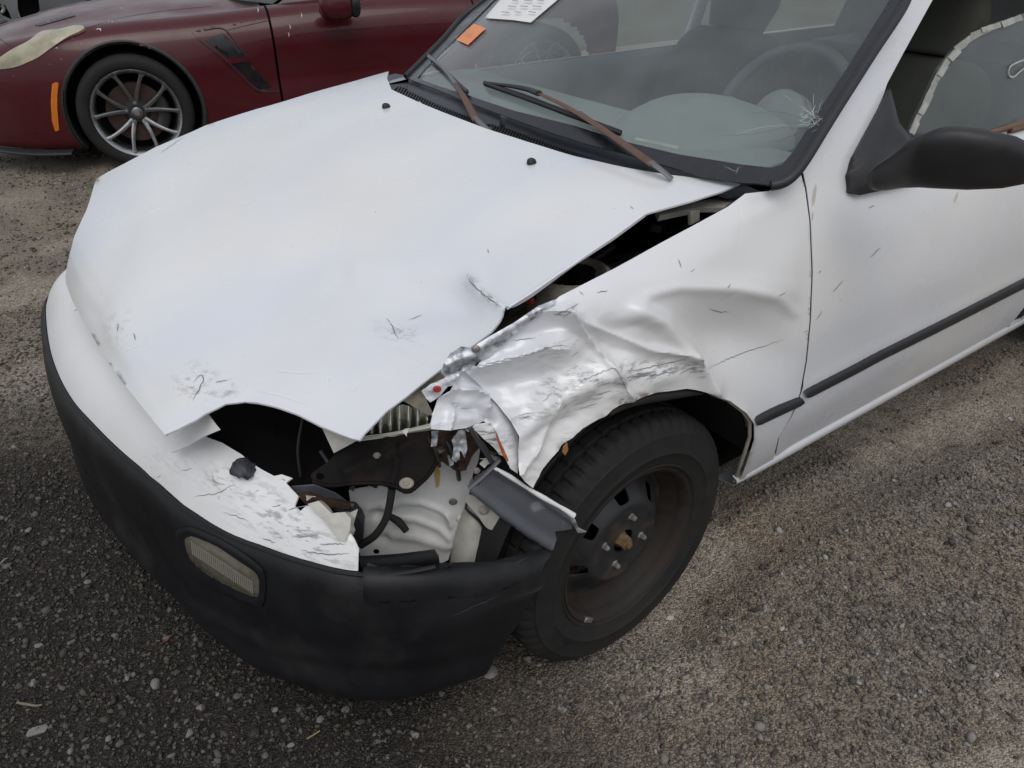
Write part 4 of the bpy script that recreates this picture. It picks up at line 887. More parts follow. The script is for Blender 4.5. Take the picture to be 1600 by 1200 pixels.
# star crack
cc = A((1272, 188))
for k in range(46):
    a = rng.uniform(0, 2*math.pi); L0 = rng.uniform(3, 15)*(1.5 if 2.2 < a < 4.2 else .9)
    p0 = cc+rng.normal(0, 8, 2); p1 = p0+L0*A((math.cos(a), math.sin(a)))+rng.normal(0, 2, 2); pm = (p0+p1)/2+rng.normal(0, 2, 2)
    ribbon('glass_crack', wB, [p0, pm, p1], rng.uniform(.35, .9), M_crack, ws, lift=.0045)
for pl in ([(1265, 180), (1246, 166)], [(1238, 160), (1222, 150)], [(1258, 188), (1215, 178), (1160, 180)], [(1255, 200), (1200, 200), (1150, 212)], [(1262, 205), (1220, 222), (1195, 226)], [(1250, 196), (1180, 212), (1120, 214)], [(1270, 170), (1271, 148)], [(1278, 175), (1284, 160)], [(1130, 262), (1150, 270), (1152, 264)], [(1150, 275), (1156, 262)], [(1262, 172), (1256, 152)]):
    ribbon('glass_crack', wB, pl, .5, M_gap if pl[0][0] in (1258, 1250, 1262) else M_crack, ws, lift=.0045, jit=.6)
# paper notice and orange sticker on the glass
def wsl(off): return lambda q: onws(q, off)
paper = sheet('paper_notice', [(757, 28), (790, -10), (812, -34), (905, -30), (868, 2), (829, 35), (800, 31)], wsl(.008), 8., M_paper, ws, thick=.0006)
paper['label'] = 'white paper notice under the glass'
for k in range(7):
    y0 = 24-k*9; x0 = 784+k*8
    for j in range(3):
        xa = x0+j*20+rng.uniform(0, 5); ribbon('print_line', wB, [(xa, y0), (xa+rng.uniform(8, 15), y0+1.5)], 2.0, M_print, paper, lift=.011, taper=False)
stk = sheet('orange_sticker', [(713, 62), (740, 37), (759, 44), (731, 70)], wsl(.008), 6., M_orange, ws, thick=.0006)
for a, b in (((730, 54), (734, 50)), ((733, 55), (737, 51)), ((736, 56), (738, 54)), ((739, 55), (743, 50)), ((729, 57), (741, 60))): ribbon('print_line', wB, [a, b], 1.1, M_print, stk, lift=.0105, taper=False)
sheet('vin_plate', [(993, 214), (1060, 228), (1059, 233), (992, 219)], wsl(-.012), 8., M_tank, ws, thick=.001)

# ---- wipers
def wpt(p, off): return onws([p], off)[0]
def wiper(arm, rusty, stub, blade, w0, w1, lab):
    o = tube('wiper', [wpt(p, f) for p, f in arm], w0, M_wiper, car, 8, flat=.35, smooth=True); o['label'] = lab
    tube('arm_stub', [wpt(p, f) for p, f in stub], w1, M_greymetal, o, 8, flat=.45)
    tube('blade_rubber', [wpt(p, f) for p, f in blade], .0045, M_trim, o, 6, flat=1.5)
    tube('blade_bridge', [wpt(p, f+.014) for p, f in blade], [.003, .006, .006, .003], M_trim, o, 6, flat=.8)
    return o
w1 = wiper([((745, 189), .045), ((738, 176), .045), ((725, 152), .04), ((711, 130), .035)], 1, [((766, 206), .02), ((756, 197), .035), ((742, 184), .045)], [((668, 86), .012), ((690, 106), .010), ((712, 128), .010), ((730, 144), .012)], [.010, .009, .0075, .006], [.008, .0085, .009], 'rust brown wiper arm on the passenger side')
tube('blade_arm', [wpt((712, 131), .036), wpt((692, 106), .034), wpt((670, 88), .026)], [.006, .005, .0065], M_greymetal, w1, 8, flat=.5)
w2 = wiper([((1022, 258), .05), ((985, 232), .05), ((930, 194), .045), ((880, 164), .04), ((838, 144), .034)], 1, [((1050, 280), .02), ((1036, 268), .04), ((1018, 254), .05)], [((757, 130), .014), ((820, 152), .010), ((900, 182), .010), ((970, 208), .012)], [.0115, .0105, .009, .008, .007], [.008, .009, .0105], 'long rust brown wiper arm on the driver side')
tube('blade_clip', [wpt((842, 146), .04), wpt((826, 140), .03), wpt((795, 134), .022), wpt((758, 129), .020)], [.009, .008, .006, .005], M_trim, w2, 8, flat=.7)
tube('linkage_rod', [oncowl([(905, 196)])[0]+A((0, 0, .03)), oncowl([(940, 215)])[0]+A((0, 0, .02)), oncowl([(978, 242)])[0]+A((0, 0, .012))], .004, M_trim, w2, 6)
lathe('pivot_cap', [(.0001, .010), (.006, .010), (.009, .006), (.010, 0)], 14, (oncowl([(766, 206)])[0], (1, 0, 0), (0, 1, 0), (0, 0, 1)), M_trim, w1)

# ---- door with pillar, sill
rear_pts = [(-1.58, .93), (-1.62, .70), (-1.60, .42), (-1.57, .30)]
prj = lambda x, z: tuple(proj([(x, float(S(A([x]), A([z]))[0]), z)])[0])
DOOR = [(1254, 264), (1300, 193), (1360, 97), (1418, 0), (1456, -62), (1494, -126), (1545, -140), (1500, -72), (1457, 0), (1412, 82), (1386, 131), (1370, 180), (1362, 225), (1400, 238), (1450, 230), (1520, 216), (1560, 205), (1600, 193), prj(-1.2, .93)] + [prj(x, z) for x, z in rear_pts] + [(1640, 473), (1600, 496), (1500, 552), (1400, 608), (1300, 664), (1212, 713),
        (1218.5, 685), (1236.5, 654), (1245.5, 634), (1252.5, 614), (1261.5, 563), (1267.5, 501), (1270.5, 426), (1267.5, 348), (1260.5, 293)]
def door_disp(q, P): return crg(q, [(1240, 690), (1400, 590), (1600, 465)], 20, -.005)+.002*(fbm(q[:, 0]/150, q[:, 1]/150, 15, 2)-.4)+crg(q, [(1253, 606), (1375, 542), (1600, 430)], 5, .002)
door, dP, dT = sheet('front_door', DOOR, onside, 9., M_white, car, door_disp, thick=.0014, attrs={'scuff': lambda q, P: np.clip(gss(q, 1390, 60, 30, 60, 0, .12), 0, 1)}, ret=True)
dB = bvh_of(dP, dT)
for pl in ([(1359, 402), (1376, 387)], [(1300, 458), (1318, 437)], [(1279, 427), (1283, 422), (1281, 426)], [(1275, 500), (1285, 485)], [(1356, 325), (1366, 321)]): ribbon('scratch', dB, pl, 1.6, M_scratch, door, jit=.3)
M_stain = mat('tan_stain', (.52, .48, .42), .6)
for pl, w in (([(1275, 288), (1272, 305), (1270, 322)], 8), ([(1497, 300), (1490, 318)], 6), ([(1270, 330), (1269, 345)], 4)): ribbon('dirt_streak', dB, pl, w, M_stain, door, lift=.0004)
mo = side_strip('side_moulding', [(1254, 610), (1289, 592), (1330, 571), (1375, 547), (1460, 505), (1600, 434), (1680, 394)], 13.5, door, M_trim)
sillq = [(1150, 757), (1180, 742), (1213, 724), (1300, 675), (1400, 619), (1500, 563), (1600, 507), (1650, 479)]
gridmesh('sill', np.array([onside(A(sillq)+A((0, -10)))-A((0, .010, 0)), onside(A(sillq)+A((0, -8)))+A((0, .002, 0)), onside(A(sillq)+A((0, -3)))+A((0, .003, -.002)), onside(sillq)-A((0, .006, .006)), onside(sillq)-A((0, .06, .02))]), M_white, car, thick=.0014, face=CAM)
# door mirror: sail and shell
sail = [(1383, 137), (1356, 187), (1327, 240), (1318, 270), (1321, 296), (1334, 303), (1375, 294), (1420, 280), (1440, 250), (1432, 215), (1415, 213), (1397, 190)]
mir = sheet('door_mirror', sail, lambda q: onside(q)+A((0, .012, 0)), 7., M_trim, door, lambda q, P: .012*ss(polydist(q, sail, True)/16)+gss(q, 1385, 265, 35, 22, 0, .02), thick=.02)
mir['label'] = 'black plastic door mirror housing'
mc0 = un1(1372, 268, 1, .80); mc1 = un1(1598, 254, 1, 1.02)
# shell cross sections from the sail to the tip, in picked heights
G = []
sec = [(1352, 262, 300, .802), (1366, 252, 300, .815), (1392, 236, 296, .84), (1425, 212, 295, .875), (1455, 200, 297, .905), (1500, 203, 299, .94), (1545, 214, 297, .975), (1575, 228, 291, .995), (1592, 242, 281, 1.008), (1599, 254, 268, 1.014)]
for x, yt, yb, Y in sec:
    T0, B0 = un1(x, yt, 1, Y), un1(x, yb, 1, Y); c = (T0+B0)/2; hz = (T0-B0)/2; hl = np.linalg.norm(hz)
    back = A((-.95, .30, 0)); back = back/np.linalg.norm(back); ring = []
    for k in range(28):
        a = 2*math.pi*k/28; u, v = math.cos(a), math.sin(a)
        ex = np.sign(v)*abs(v)**.8; fx = np.sign(u)*abs(u)**.85
        ring.append(c+hz*ex+back*(fx*max(.02, min(.055, hl*1.0))+.03))
    G.append(ring)
shell = gridmesh('mirror_shell', A(G), M_trim, mir, cv=True, face=None); 
bm = bmesh.new(); bm.from_mesh(shell.data); bmesh.ops.holes_fill(bm, edges=[e for e in bm.edges if e.is_boundary]); bmesh.ops.recalc_face_normals(bm, faces=bm.faces); bm.to_mesh(shell.data); bm.free()
tube('shell_seam', [g[24]+A((.003, 0, 0)) for g in A(G)[1:]], .002, M_gap, mir, 6)
# belt seal, taped door glass
tube('belt_seal', onside([(1440, 232), (1520, 215), (1560, 205), (1600, 193), prj(-1.2, .925), prj(-1.5, .925)])+A((0, .004, .004)), .007, mat('brown_belt_seal', (.14, .075, .05), .6, var=.3), door, 8)
GLS = [(1424, 214), (1435, 187), (1450, 157), (1472, 109), (1495, 79), (1521, 56), (1555, 39), (1600, 24), (1660, 4), (1720, -12), prj(-1.45, 1.02), prj(-1.5, .93), (1600, 200), (1540, 216), (1480, 228)]
dg, gP, gT = sheet('door_glass', GLS, lambda q: onside(q)-A((0, .012, 0)), 14., M_sideglass, door, thick=.004, ret=True)
gB = bvh_of(gP, gT)
gridmesh('tape_band', np.array([onside(resample([(1427, 208), (1437, 186), (1452, 156), (1474, 110), (1497, 80), (1523, 57), (1557, 41), (1600, 26)], n=60, smooth=True)+A((dx, dy)))-A((0, .0065, 0)) for dx, dy in ((-2, -2), (4, 5))]), mat('dull_tape', (.30, .30, .27), .4, var=.4, vscale=70), dg, thick=.0006, face=CAM)
tq = resample([(1427, 208), (1437, 186), (1452, 156), (1474, 110), (1497, 80), (1523, 57), (1557, 41), (1600, 26)], 17., smooth=True)
M_tape2 = mat('yellowed_tape', (.28, .28, .25), .35, var=.3, vscale=60)
for k in range(len(tq)-1):
    a, b = tq[k]+rng.normal(0, 1.2, 2), tq[k+1]+(tq[k+1]-tq[k])*.18+rng.normal(0, 1.2, 2); t = (b-a)/np.linalg.norm(b-a); n = A((-t[1], t[0])); w = rng.uniform(3, 8)+(6 if k in (7, 10) else 0)
    if k % 3 == 1: continue
    c = [a-n*3, b-n*3, b+n*w, a+n*w]
    Q = np.array([onside([p])[0] for p in c])-A((0, .004+.002*(k % 2), 0)); prism('tape_patch', Q, (.1, 1, .1), .0006, (M_tape, M_tape2)[k % 2], dg, bevel=0)
for pl in ([(1574, 113), (1577, 104), (1590, 97), (1606, 93), (1606, 101), (1592, 112), (1583, 120), (1576, 120), (1574, 112)],): ribbon('sticker_outline', gB, pl, 3, M_tape, dg, lift=.003, taper=False)

# ---- the rest of the shell (mostly outside the picture)
def sidegrid(name, x0, x1, z0, z1, sgn, m, holes=(), st=.03):
    q = [(x0, z0), (x1, z0), (x1, z1), (x0, z1)]
    f = lambda q: np.stack([q[:, 0], sgn*S(q[:, 0], q[:, 1], False), q[:, 1]], -1)
    return sheet(name, q, f, st, m, car, holes=holes, thick=.0014, face=(-1, sgn*9, .6))
arc = lambda cx, r: [(cx+r*math.cos(a), max(.262, .30+r*math.sin(a))) for a in np.linspace(-.12, math.pi+.12, 24)]
sidegrid('rear_quarter', -1.63, -3.02, .262, .93, 1, M_white, [[(x, max(z, .27)) for x, z in arc(-2.365, .335)]])
sidegrid('rear_quarter', -1.63, -3.02, .262, .93, -1, M_white, [[(x, max(z, .27)) for x, z in arc(-2.365, .335)]])
sidegrid('right_door', -.42, -1.62, .262, .93, -1, M_white)
fr = [(-.415, .262)]+[(-.33, .262)]+[(x, z) for x, z in arc(0, .335)[::-1] if z > .263]+[(.36, .30), (.55, .50), (.55, .60), (.40, .80), (.2, .84), (0, .875), (-.25, .925), (-.415, .93)]
sheet('right_fender', fr, lambda q: np.stack([q[:, 0], -S(q[:, 0], q[:, 1], False), q[:, 1]], -1), .03, M_white, car, thick=.0014, face=(0, -9, .6))
# right fender's top flange up to the hood, and the windscreen corner
gridmesh('right_fender_top', np.array([[(x, -float(S(A([x]), A([z]), False)[0]), z) for x, z in ((.5, .70), (.40, .80), (.2, .84), (0, .875), (-.25, .925), (-.42, .94))], [(x, -.60, float(H(A([x]), A([-.6]))[0])-.02) for x in (.5, .4, .2, 0, -.25, -.42)]]), M_white, car, thick=.0014, face=(0, -1, 3))
# roof, rear pillars, hatch
roof_rows = []
for x, z, w in ((-.84, 1.335, .50), (-1.1, 1.375, .535), (-1.6, 1.39, .545), (-2.2, 1.375, .535), (-2.75, 1.31, .50)):
    roof_rows.append([(x, y, z-.05*(y/.5)**2) for y in np.linspace(-w, w, 9)])
gridmesh('roof', loft(roof_rows, 24, 24), M_white, car, thick=.002, face=(-1.6, 0, 5))
for sg in (-1, 1):
    tube('roof_rail', [(-.82, sg*.515, 1.32), (-1.6, sg*.56, 1.345), (-2.7, sg*.52, 1.27)], .022, M_white, car, 10)
    tube('centre_pillar', [(-1.6, sg*.70, .93), (-1.58, sg*.565, 1.33)], .035, M_white, car, 10, flat=.5)
    gridmesh('rear_pillar', np.array([[(-2.55, sg*.70, .93), (-2.5, sg*.54, 1.33)], [(-3.02, sg*.66, .93), (-2.75, sg*.50, 1.30)]]), M_white, car, thick=.01, face=(-2.7, sg*9, 1))
    gridmesh('rear_side_glass', np.array([[(-1.63, sg*.70, .94), (-1.62, sg*.565, 1.32)], [(-2.55, sg*.69, .94), (-2.5, sg*.54, 1.31)]]), M_sideglass, car, thick=.004, face=(-2, sg*9, 1))
gridmesh('right_door_glass', np.array([[(-.62, -.705, .95), (-.90, -.58, 1.28)], [(-1.57, -.70, .95), (-1.56, -.565, 1.32)]]), M_sideglass, car, thick=.004, face=(-1, -9, 1))
tube('right_windscreen_pillar', [(-.40, -.70, .95), (-.60, -.64, 1.09), (-.86, -.53, 1.32)], .03, M_white, car, 10, flat=.6)
gridmesh('tailgate', loft([[(-2.76, y, 1.31-.04*(y/.5)**2) for y in np.linspace(-.5, .5, 7)], [(-3.03, y, .93) for y in np.linspace(-.66, .66, 7)], [(-3.06, y, .6) for y in np.linspace(-.7, .7, 7)], [(-3.03, y, .3) for y in np.linspace(-.70, .70, 7)]], 14, 16), M_white, car, thick=.004, face=(-9, 0, 1))
plate_box('underbody', (-2.95, -.62, .20), (-.43, .62, .28), M_dark)

# ---- wheels
def tread(prof, a, i):
    p = prof.copy(); r, w = p[:, 0], p[:, 1]
    lat = (i % 6) in (0, 1); sh = (r > .262) & (np.abs(w) > .030)
    if lat: p[sh, 0] -= .0055*np.clip((r[sh]-.258)/.02, 0, 1)
    mid = (np.abs(w) < .024) & (r > .27)
    if ((i+3) % 9) in (0,): p[mid, 0] -= .005
    return p
tw_ = [-.066, -.060, -.052, -.044, -.036, -.031, -.029, -.023, -.021, -.012, -.004, -.003, .003, .004, .012, .021, .023, .029, .031, .036, .044, .052, .060, .066]
def tr_(w):
    r = .2895-.0025*(w/.05)**2-.010*max(0, (abs(w)-.052)/.014)**2
    if .0225 < abs(w) < .030 or abs(w) < .0035: r -= .007
    return r
TP = [(.168, -.050), (.172, -.060), (.185, -.070), (.21, -.078), (.235, -.0795), (.255, -.0755), (.268, -.071)]+[(tr_(w), w) for w in tw_]+[(.268, .071), (.2605, .0735), (.2590, .0765), (.2565, .0765), (.250, .0765), (.235, .0795), (.222, .0793), (.2205, .0805), (.218, .0803), (.2165, .0785), (.200, .0755), (.191, .0715), (.1895, .0735), (.187, .073), (.185, .070), (.178, .064), (.170, .055), (.166, .045)]
FR = ((0, 0, 0), (1, 0, 0), (0, 0, 1), (0, 1, 0))
def wheel_w(r): return .022-.003*np.exp(-((r-.046)/.020)**2)+.002*np.exp(-((r-.088)/.010)**2)-.040*ss((r-.086)/.060)
def make_wheel(loc, rz, detail=True):
    rim = lathe('wheel', [(.160, -.055), (.166, -.05), (.150, -.03), (.147, -.012), (.152, .012), (.163, .030), (.167, .046), (.174, .056), (.1815, .060), (.1835, .0655), (.180, .070), (.172, .066), (.168, .050)], 96, FR, M_rimrust, car, angle=60)
    rim.location = loc; rim.rotation_euler = (0, 0, rz)
    lathe('tyre', TP, 360 if detail else 96, FR, M_rubber, rim, radial=tread if detail else None, angle=42, flip=True)
    slots = []
    for k in range(7):
        a = math.radians(37+360/7*k); pts = []
        for rr, hw in ((.0985, .0105), (.103, .0150), (.122, .0185), (.1275, .0150)): pts.append((rr, hw))
        loop = [(r, h) for r, h in pts]+[(r, -h) for r, h in pts[::-1]]
        slots.append(resample([(r*math.cos(a)-h*math.sin(a), r*math.sin(a)+h*math.cos(a)) for r, h in loop], .003, closed=True, smooth=True))
    circ_ = lambda r, n: [(r*math.cos(t), r*math.sin(t)) for t in np.linspace(0, 2*math.pi, n, endpoint=False)]
    lugs = [(.058*math.cos(t), .058*math.sin(t)) for t in [math.radians(18+90*k) for k in range(4)]]
    disc = sheet('wheel_disc', circ_(.150, 90), lambda q: np.stack([q[:, 0], .026+wheel_w(np.hypot(q[:, 0], q[:, 1])), q[:, 1]], -1), .0055, M_rim, rim, holes=[circ_(.027, 30)]+slots, thick=.004, face=(0, 9, 0))
    hexp = lambda R, n: None
    for u, w in lugs:
        lathe('lug_nut', [(.0001, .014), (.003, .0137), (.0050, .0125), (.0062, .0095), (.0066, .002), (.0095, 0)], 6, ((u, .0455, w), (1, 0, 0), (0, 0, 1), (0, 1, 0)), M_steel, rim, angle=25, flip=True)
    lathe('hub_ring', [(.0001, -.004), (.029, -.004), (.030, -.02)], 30, ((0, .038, 0), (1, 0, 0), (0, 0, 1), (0, 1, 0)), M_dark, rim, flip=True)
    hn = lathe('hub_nut', [(.0001, .020), (.008, .020), (.0085, .014), (.0145, .013), (.0155, .0), (.019, -.008)], 6, ((0, .046, 0), (1, 0, 0), (0, 0, 1), (0, 1, 0)), M_brass, rim, angle=25, flip=True)
    # wheel weight on the flange
    a = math.radians(-52); dr = A((math.cos(a), 0, math.sin(a))); box('balance_weight', dr*.176+A((0, .067, 0)), (.028, .008, .012), M_steel, rim, R3('Y', -(a+math.pi/2)), .002)
    lathe('brake_drum', [(.0001, -.03), (.10, -.03), (.105, -.04), (.105, -.09)], 30, FR, M_dark, rim, flip=True)
    return rim
wl_ = make_wheel((0, .69, .285), .0523); wl_['label'] = 'black steel front wheel with four lug nuts and no cap'
def copy_tree(o, parent, loc, rz):
    c = o.copy(); COL.objects.link(c); c.parent = parent
    if loc is not None: c.location = loc; c.rotation_euler = (0, 0, rz)
    for ch in [x for x in COL.objects if x.parent == o]: copy_tree(ch, c, None, 0)
    return c
for loc, rz in (((0, -.69, .285), math.pi), ((-2.365, .69, .285), 0), ((-2.365, -.69, .285), math.pi)):
    c = copy_tree(wl_, car, loc, rz); c['label'] = 'black steel wheel of the white hatchback'

# ---- cabin
gridmesh('dashboard', loft([[(-.20, y, .955-.03*(y/.6)**2) if False else (-.24-.30*y*y, y, .945) for y in np.linspace(-.62, .62, 11)], [(-.44-.2*y*y, y, .952) for y in np.linspace(-.62, .62, 11)], [(-.62, y, .925) for y in np.linspace(-.62, .62, 11)], [(-.68, y, .86) for y in np.linspace(-.62, .62, 11)], [(-.62, y, .62) for y in np.linspace(-.62, .62, 11)]], 30, 30), M_dash, car, thick=.004, face=(-.5, 0, 5))
G = []
for x, zt, w in ((-.36, .945, .10), (-.44, .985, .17), (-.54, 1.015, .19), (-.63, 1.01, .19), (-.66, .985, .18), (-.665, .93, .17)):
    G.append([(x, .33+w*math.sin(t)*1.0, .93+(zt-.93)*max(0, math.cos(t))**.75) for t in np.linspace(-math.pi/2, math.pi/2, 17)])
gridmesh('instrument_hood', loft(G, 24, 24), M_dash, car, thick=.004, face=(-.5, .33, 5))
sc_ = A((-.83, .33, .93)); tl = math.radians(28); e1 = A((0, 1, 0)); e2 = A((-math.sin(tl), 0, math.cos(tl))); ax_ = np.cross(e1, e2)
ring = [sc_+.182*(math.cos(t)*e1+math.sin(t)*e2) for t in np.linspace(0, 2*math.pi, 49)]
stw = tube('steering_wheel', ring, .014, mat('steering_wheel_grey', (.11, .12, .12), .6), car, 12, smooth=False)
for a in (math.pi*.95, math.pi*.05, -math.pi/2): tube('spoke', [sc_-e2*.02, sc_+.18*(math.cos(a)*e1+math.sin(a)*e2)], .016, M_trimgrey, stw, 8, flat=.5)
lathe('airbag_boss', [(.0001, .03), (.05, .026), (.075, .01), (.08, -.03)], 20, (sc_, e1, e2, ax_ if ax_[2] > 0 else -ax_), M_trimgrey, stw)
def seat(y, m, lab):
    def slab(nm, secs, par):
        G = []
        for c, w, d, up in secs:
            c = A(c); ring = []
            for t in np.linspace(0, 2*math.pi, 24, endpoint=False):
                u, v = math.cos(t), math.sin(t); ring.append(c+A((0, 1, 0))*np.sign(u)*abs(u)**.55*w+A(up)*np.sign(v)*abs(v)**.6*d)
            G.append(ring)
        o = gridmesh(nm, loft([list(g)+[g[0]] for g in G], 40, 16), m, par); bm = bmesh.new(); bm.from_mesh(o.data); bmesh.ops.remove_doubles(bm, verts=bm.verts, dist=.0005); bmesh.ops.holes_fill(bm, edges=[e for e in bm.edges if e.is_boundary]); bmesh.ops.recalc_face_normals(bm, faces=bm.faces); bm.to_mesh(o.data); bm.free(); return o
    b = slab('seat_back', [((-1.22, y, .42), .22, .06, (1, 0, .2)), ((-1.27, y, .60), .245, .075, (1, 0, .25)), ((-1.35, y, .80), .24, .07, (1, 0, .3)), ((-1.42, y, .97), .21, .06, (1, 0, .3)), ((-1.45, y, 1.02), .15, .05, (1, 0, .3))], car); b['label'] = lab
    slab('seat_cushion', [((-.75, y, .40), .22, .05, (0, 0, 1)), ((-.95, y, .42), .245, .08, (0, 0, 1)), ((-1.2, y, .40), .24, .08, (0, 0, 1))], b)
    slab('headrest', [((-1.44, y, 1.03), .10, .05, (1, 0, .25)), ((-1.47, y, 1.12), .125, .055, (1, 0, .25)), ((-1.49, y, 1.19), .10, .045, (1, 0, .25))], b)
seat(-.34, M_seat, 'grey cloth passenger seat'); seat(.34, M_seat2, 'dark olive cloth driver seat')
box('rear_seat', (-2.15, 0, .62), (.18, 1.1, .6), M_seat, car, R3('Y', -.3), .05); box('parcel_shelf', (-2.5, 0, .90), (.55, 1.15, .03), M_trimgrey, car, None, .01)
for sg in (-1, 1):
    gridmesh('door_card', loft([[(-.45, sg*.62, .30), (-1.0, sg*.63, .30), (-1.58, sg*.63, .30)], [(-.45, sg*.625, .62), (-1.0, sg*.605, .62), (-1.58, sg*.625, .62)], [(-.48, sg*.635, .88), (-1.0, sg*.64, .89), (-1.58, sg*.635, .89)], [(-.5, sg*.67, .925), (-1.0, sg*.68, .93), (-1.58, sg*.68, .93)]], 24, 16), M_trimgrey, car, thick=.01, face=(-1, 0, .7))
gridmesh('headliner', loft([[(x, y, z-.05*(y/.5)**2) for y in np.linspace(-.5, .5, 7)] for x, z in ((-.86, 1.31), (-1.6, 1.36), (-2.7, 1.28))], 12, 12), M_trimgrey, car, thick=.004, face=(-1.6, 0, 0))
plate_box('cabin_floor', (-2.3, -.62, .29), (-.42, .62, .31), mat('carpet', (.03, .032, .03), .95))
# ------------------------------------------------------------------ dark red sports car parked behind
M_redpaint = paint_mat('dark_red_paint', (.062, .005, .0085), dirt=(.10, .06, .06), dirt_amt=.08, rough=.30, coat=.35)
M_redpaint.node_tree.nodes['Principled BSDF'].inputs['Specular IOR Level'].default_value = .25; M_redpaint.node_tree.nodes['Principled BSDF'].inputs['Coat Roughness'].default_value = .04
M_redtop = paint_mat('dusty_dark_red_paint', (.085, .022, .026), dirt=(.17, .145, .145), dirt_amt=1.0, rough=.38, coat=.3)
M_blackgloss = mat('black_gloss', (.010, .010, .012), .22, var=.2); M_blacksatin = mat('black_arch_trim', (.022, .023, .024), .5, var=.2)
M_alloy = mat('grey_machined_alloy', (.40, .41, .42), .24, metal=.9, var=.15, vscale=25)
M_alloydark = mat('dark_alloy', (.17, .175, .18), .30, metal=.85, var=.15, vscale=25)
M_disc = mat('rusty_brake_disc', (.055, .032, .024), .6, metal=.3, var=.4, vscale=30)
M_yellowlens = mat('yellowed_headlamp', (.40, .37, .27), .35, coat=.4, var=.18, vscale=14, col2=(.27, .25, .17), c2scale=6)
M_amber = mat('amber_marker', (.62, .16, .01), .25, coat=.4)
vst = math.radians(-12.56); vO = A((-.092, -3.664, 0)); vU = A((math.cos(vst), math.sin(vst), 0)); vN = A((-math.sin(vst), math.cos(vst), 0))
def lw(p): p = A(p).reshape(-1, 3); return vO+p[:, :1]*vU+p[:, 1:2]*vN+p[:, 2:]*A((0, 0, 1))
red = thing('red_sports_car', 'dusty dark red sports car parked behind the white hatchback', 'car')
BASE = [(-.05, .135), (-.02, .17), (-.004, .30), (0, .44), (-.004, .56), (-.022, .66), (-.06, .735), (-.12, .782), (-.20, .80), (-.30, .79), (-.42, .79), (-.60, .825), (-.80, .84), (-1.0, .845)]
ST = [(1.00, -.62, .60), (.86, -.36, .66), (.70, -.20, .705), (.52, -.095, .745), (.32, -.03, .785), (0, 0, .815), (-.35, -.004, .83), (-.62, -.012, .845), (-.86, -.022, .862)]
def section(u, sh, top, cabin=False):
    r = []
    for k, (v, z) in enumerate(BASE):
        zz = .135+(z-.135)*(top-.135)/(.80-.135); vv = v+sh*(1-.75*max(0, -v)/1.0)
        if u < -.45 and .25 < z < .62: vv -= .030*ss(A(-u-.45)/.4)*math.sin((z-.25)/.37*math.pi)
        r.append((u, vv, zz))
    return r
secs = [section(*s) for s in ST]
G = loft([s for s in secs], 90, 150)            # columns = profile, rows = stations
def lgrid(G): return np.array([lw(c) for c in G])
ARC_C, ARC_R = (0.0, .335), .385
def cutgrid(name, G, m, parent, cut):
    W = lgrid(G); nu, nv = G.shape[:2]; F_ = []
    cen = G
    for i in range(nu-1):
        for j in range(nv-1):
            c = (G[i, j]+G[i+1, j]+G[i+1, j+1]+G[i, j+1])/4
            if cut(c): continue
            F_.append((i*nv+j, (i+1)*nv+j, (i+1)*nv+j+1, i*nv+j+1))
    V = W.reshape(-1, 3); F_ = np.array(F_); N_ = vnormals(V, F_[:, :3]); ref = vO+A((0, 0, .3))-vN*1.0
    if ((V-ref)*N_).sum(1).mean() < 0: F_ = F_[:, ::-1]
    return mesh(name, V, F_, m, parent, True, .003), V, F_
split = 7*90//13
front, rv_, rf_ = cutgrid('front_body', G[:int(90*8.0/13)], M_redpaint, red, lambda c: math.hypot(c[0]-ARC_C[0], c[2]-ARC_C[1]) < ARC_R and c[1] > -.14)
front['label'] = 'dark red front fender and nose side'
upper, uv_, uf_ = cutgrid('front_hood', G[int(90*8.0/13)-1:], M_redtop, red, lambda c: False)
upper['label'] = 'dusty dark red hood'
rB = BVHTree.FromPolygons([Vector(v) for v in rv_]+[Vector(v) for v in uv_], [tuple(map(int, f)) for f in rf_]+[tuple(int(i)+len(rv_) for i in f) for f in uf_])
DST = [(-.875, -.022, .865), (-1.2, -.026, .885), (-1.7, -.02, .90), (-2.2, .0, .905)]
GD = loft([section(*s)[:9] for s in DST], 50, 60)
GD[:, :, 2] = np.maximum(GD[:, :, 2], .16)
dr, dv_, df_ = cutgrid('door', GD, M_redpaint, red, lambda c: False); dr['label'] = 'dark red door'
rdB = BVHTree.FromPolygons([Vector(v) for v in dv_], [tuple(map(int, f)) for f in df_])
RST = [(-2.21, .0, .905), (-2.6, .03, .91), (-3.0, .02, .90), (-3.35, -.06, .86)]
cutgrid('rear_body', loft([section(*s) for s in RST], 60, 60), M_redpaint, red, lambda c: math.hypot(c[0]+2.71, c[2]-.345) < .40 and c[1] > -.14)
gridmesh('door_gap_backing', lgrid(loft([[(x, v-.03, z) for x, v, z in section(-.85, -.022, .86)[:9]], [(x, v-.03, z) for x, v, z in section(-.9, -.022, .865)[:9]]], 20, 3)), M_dark, red, thick=.002)
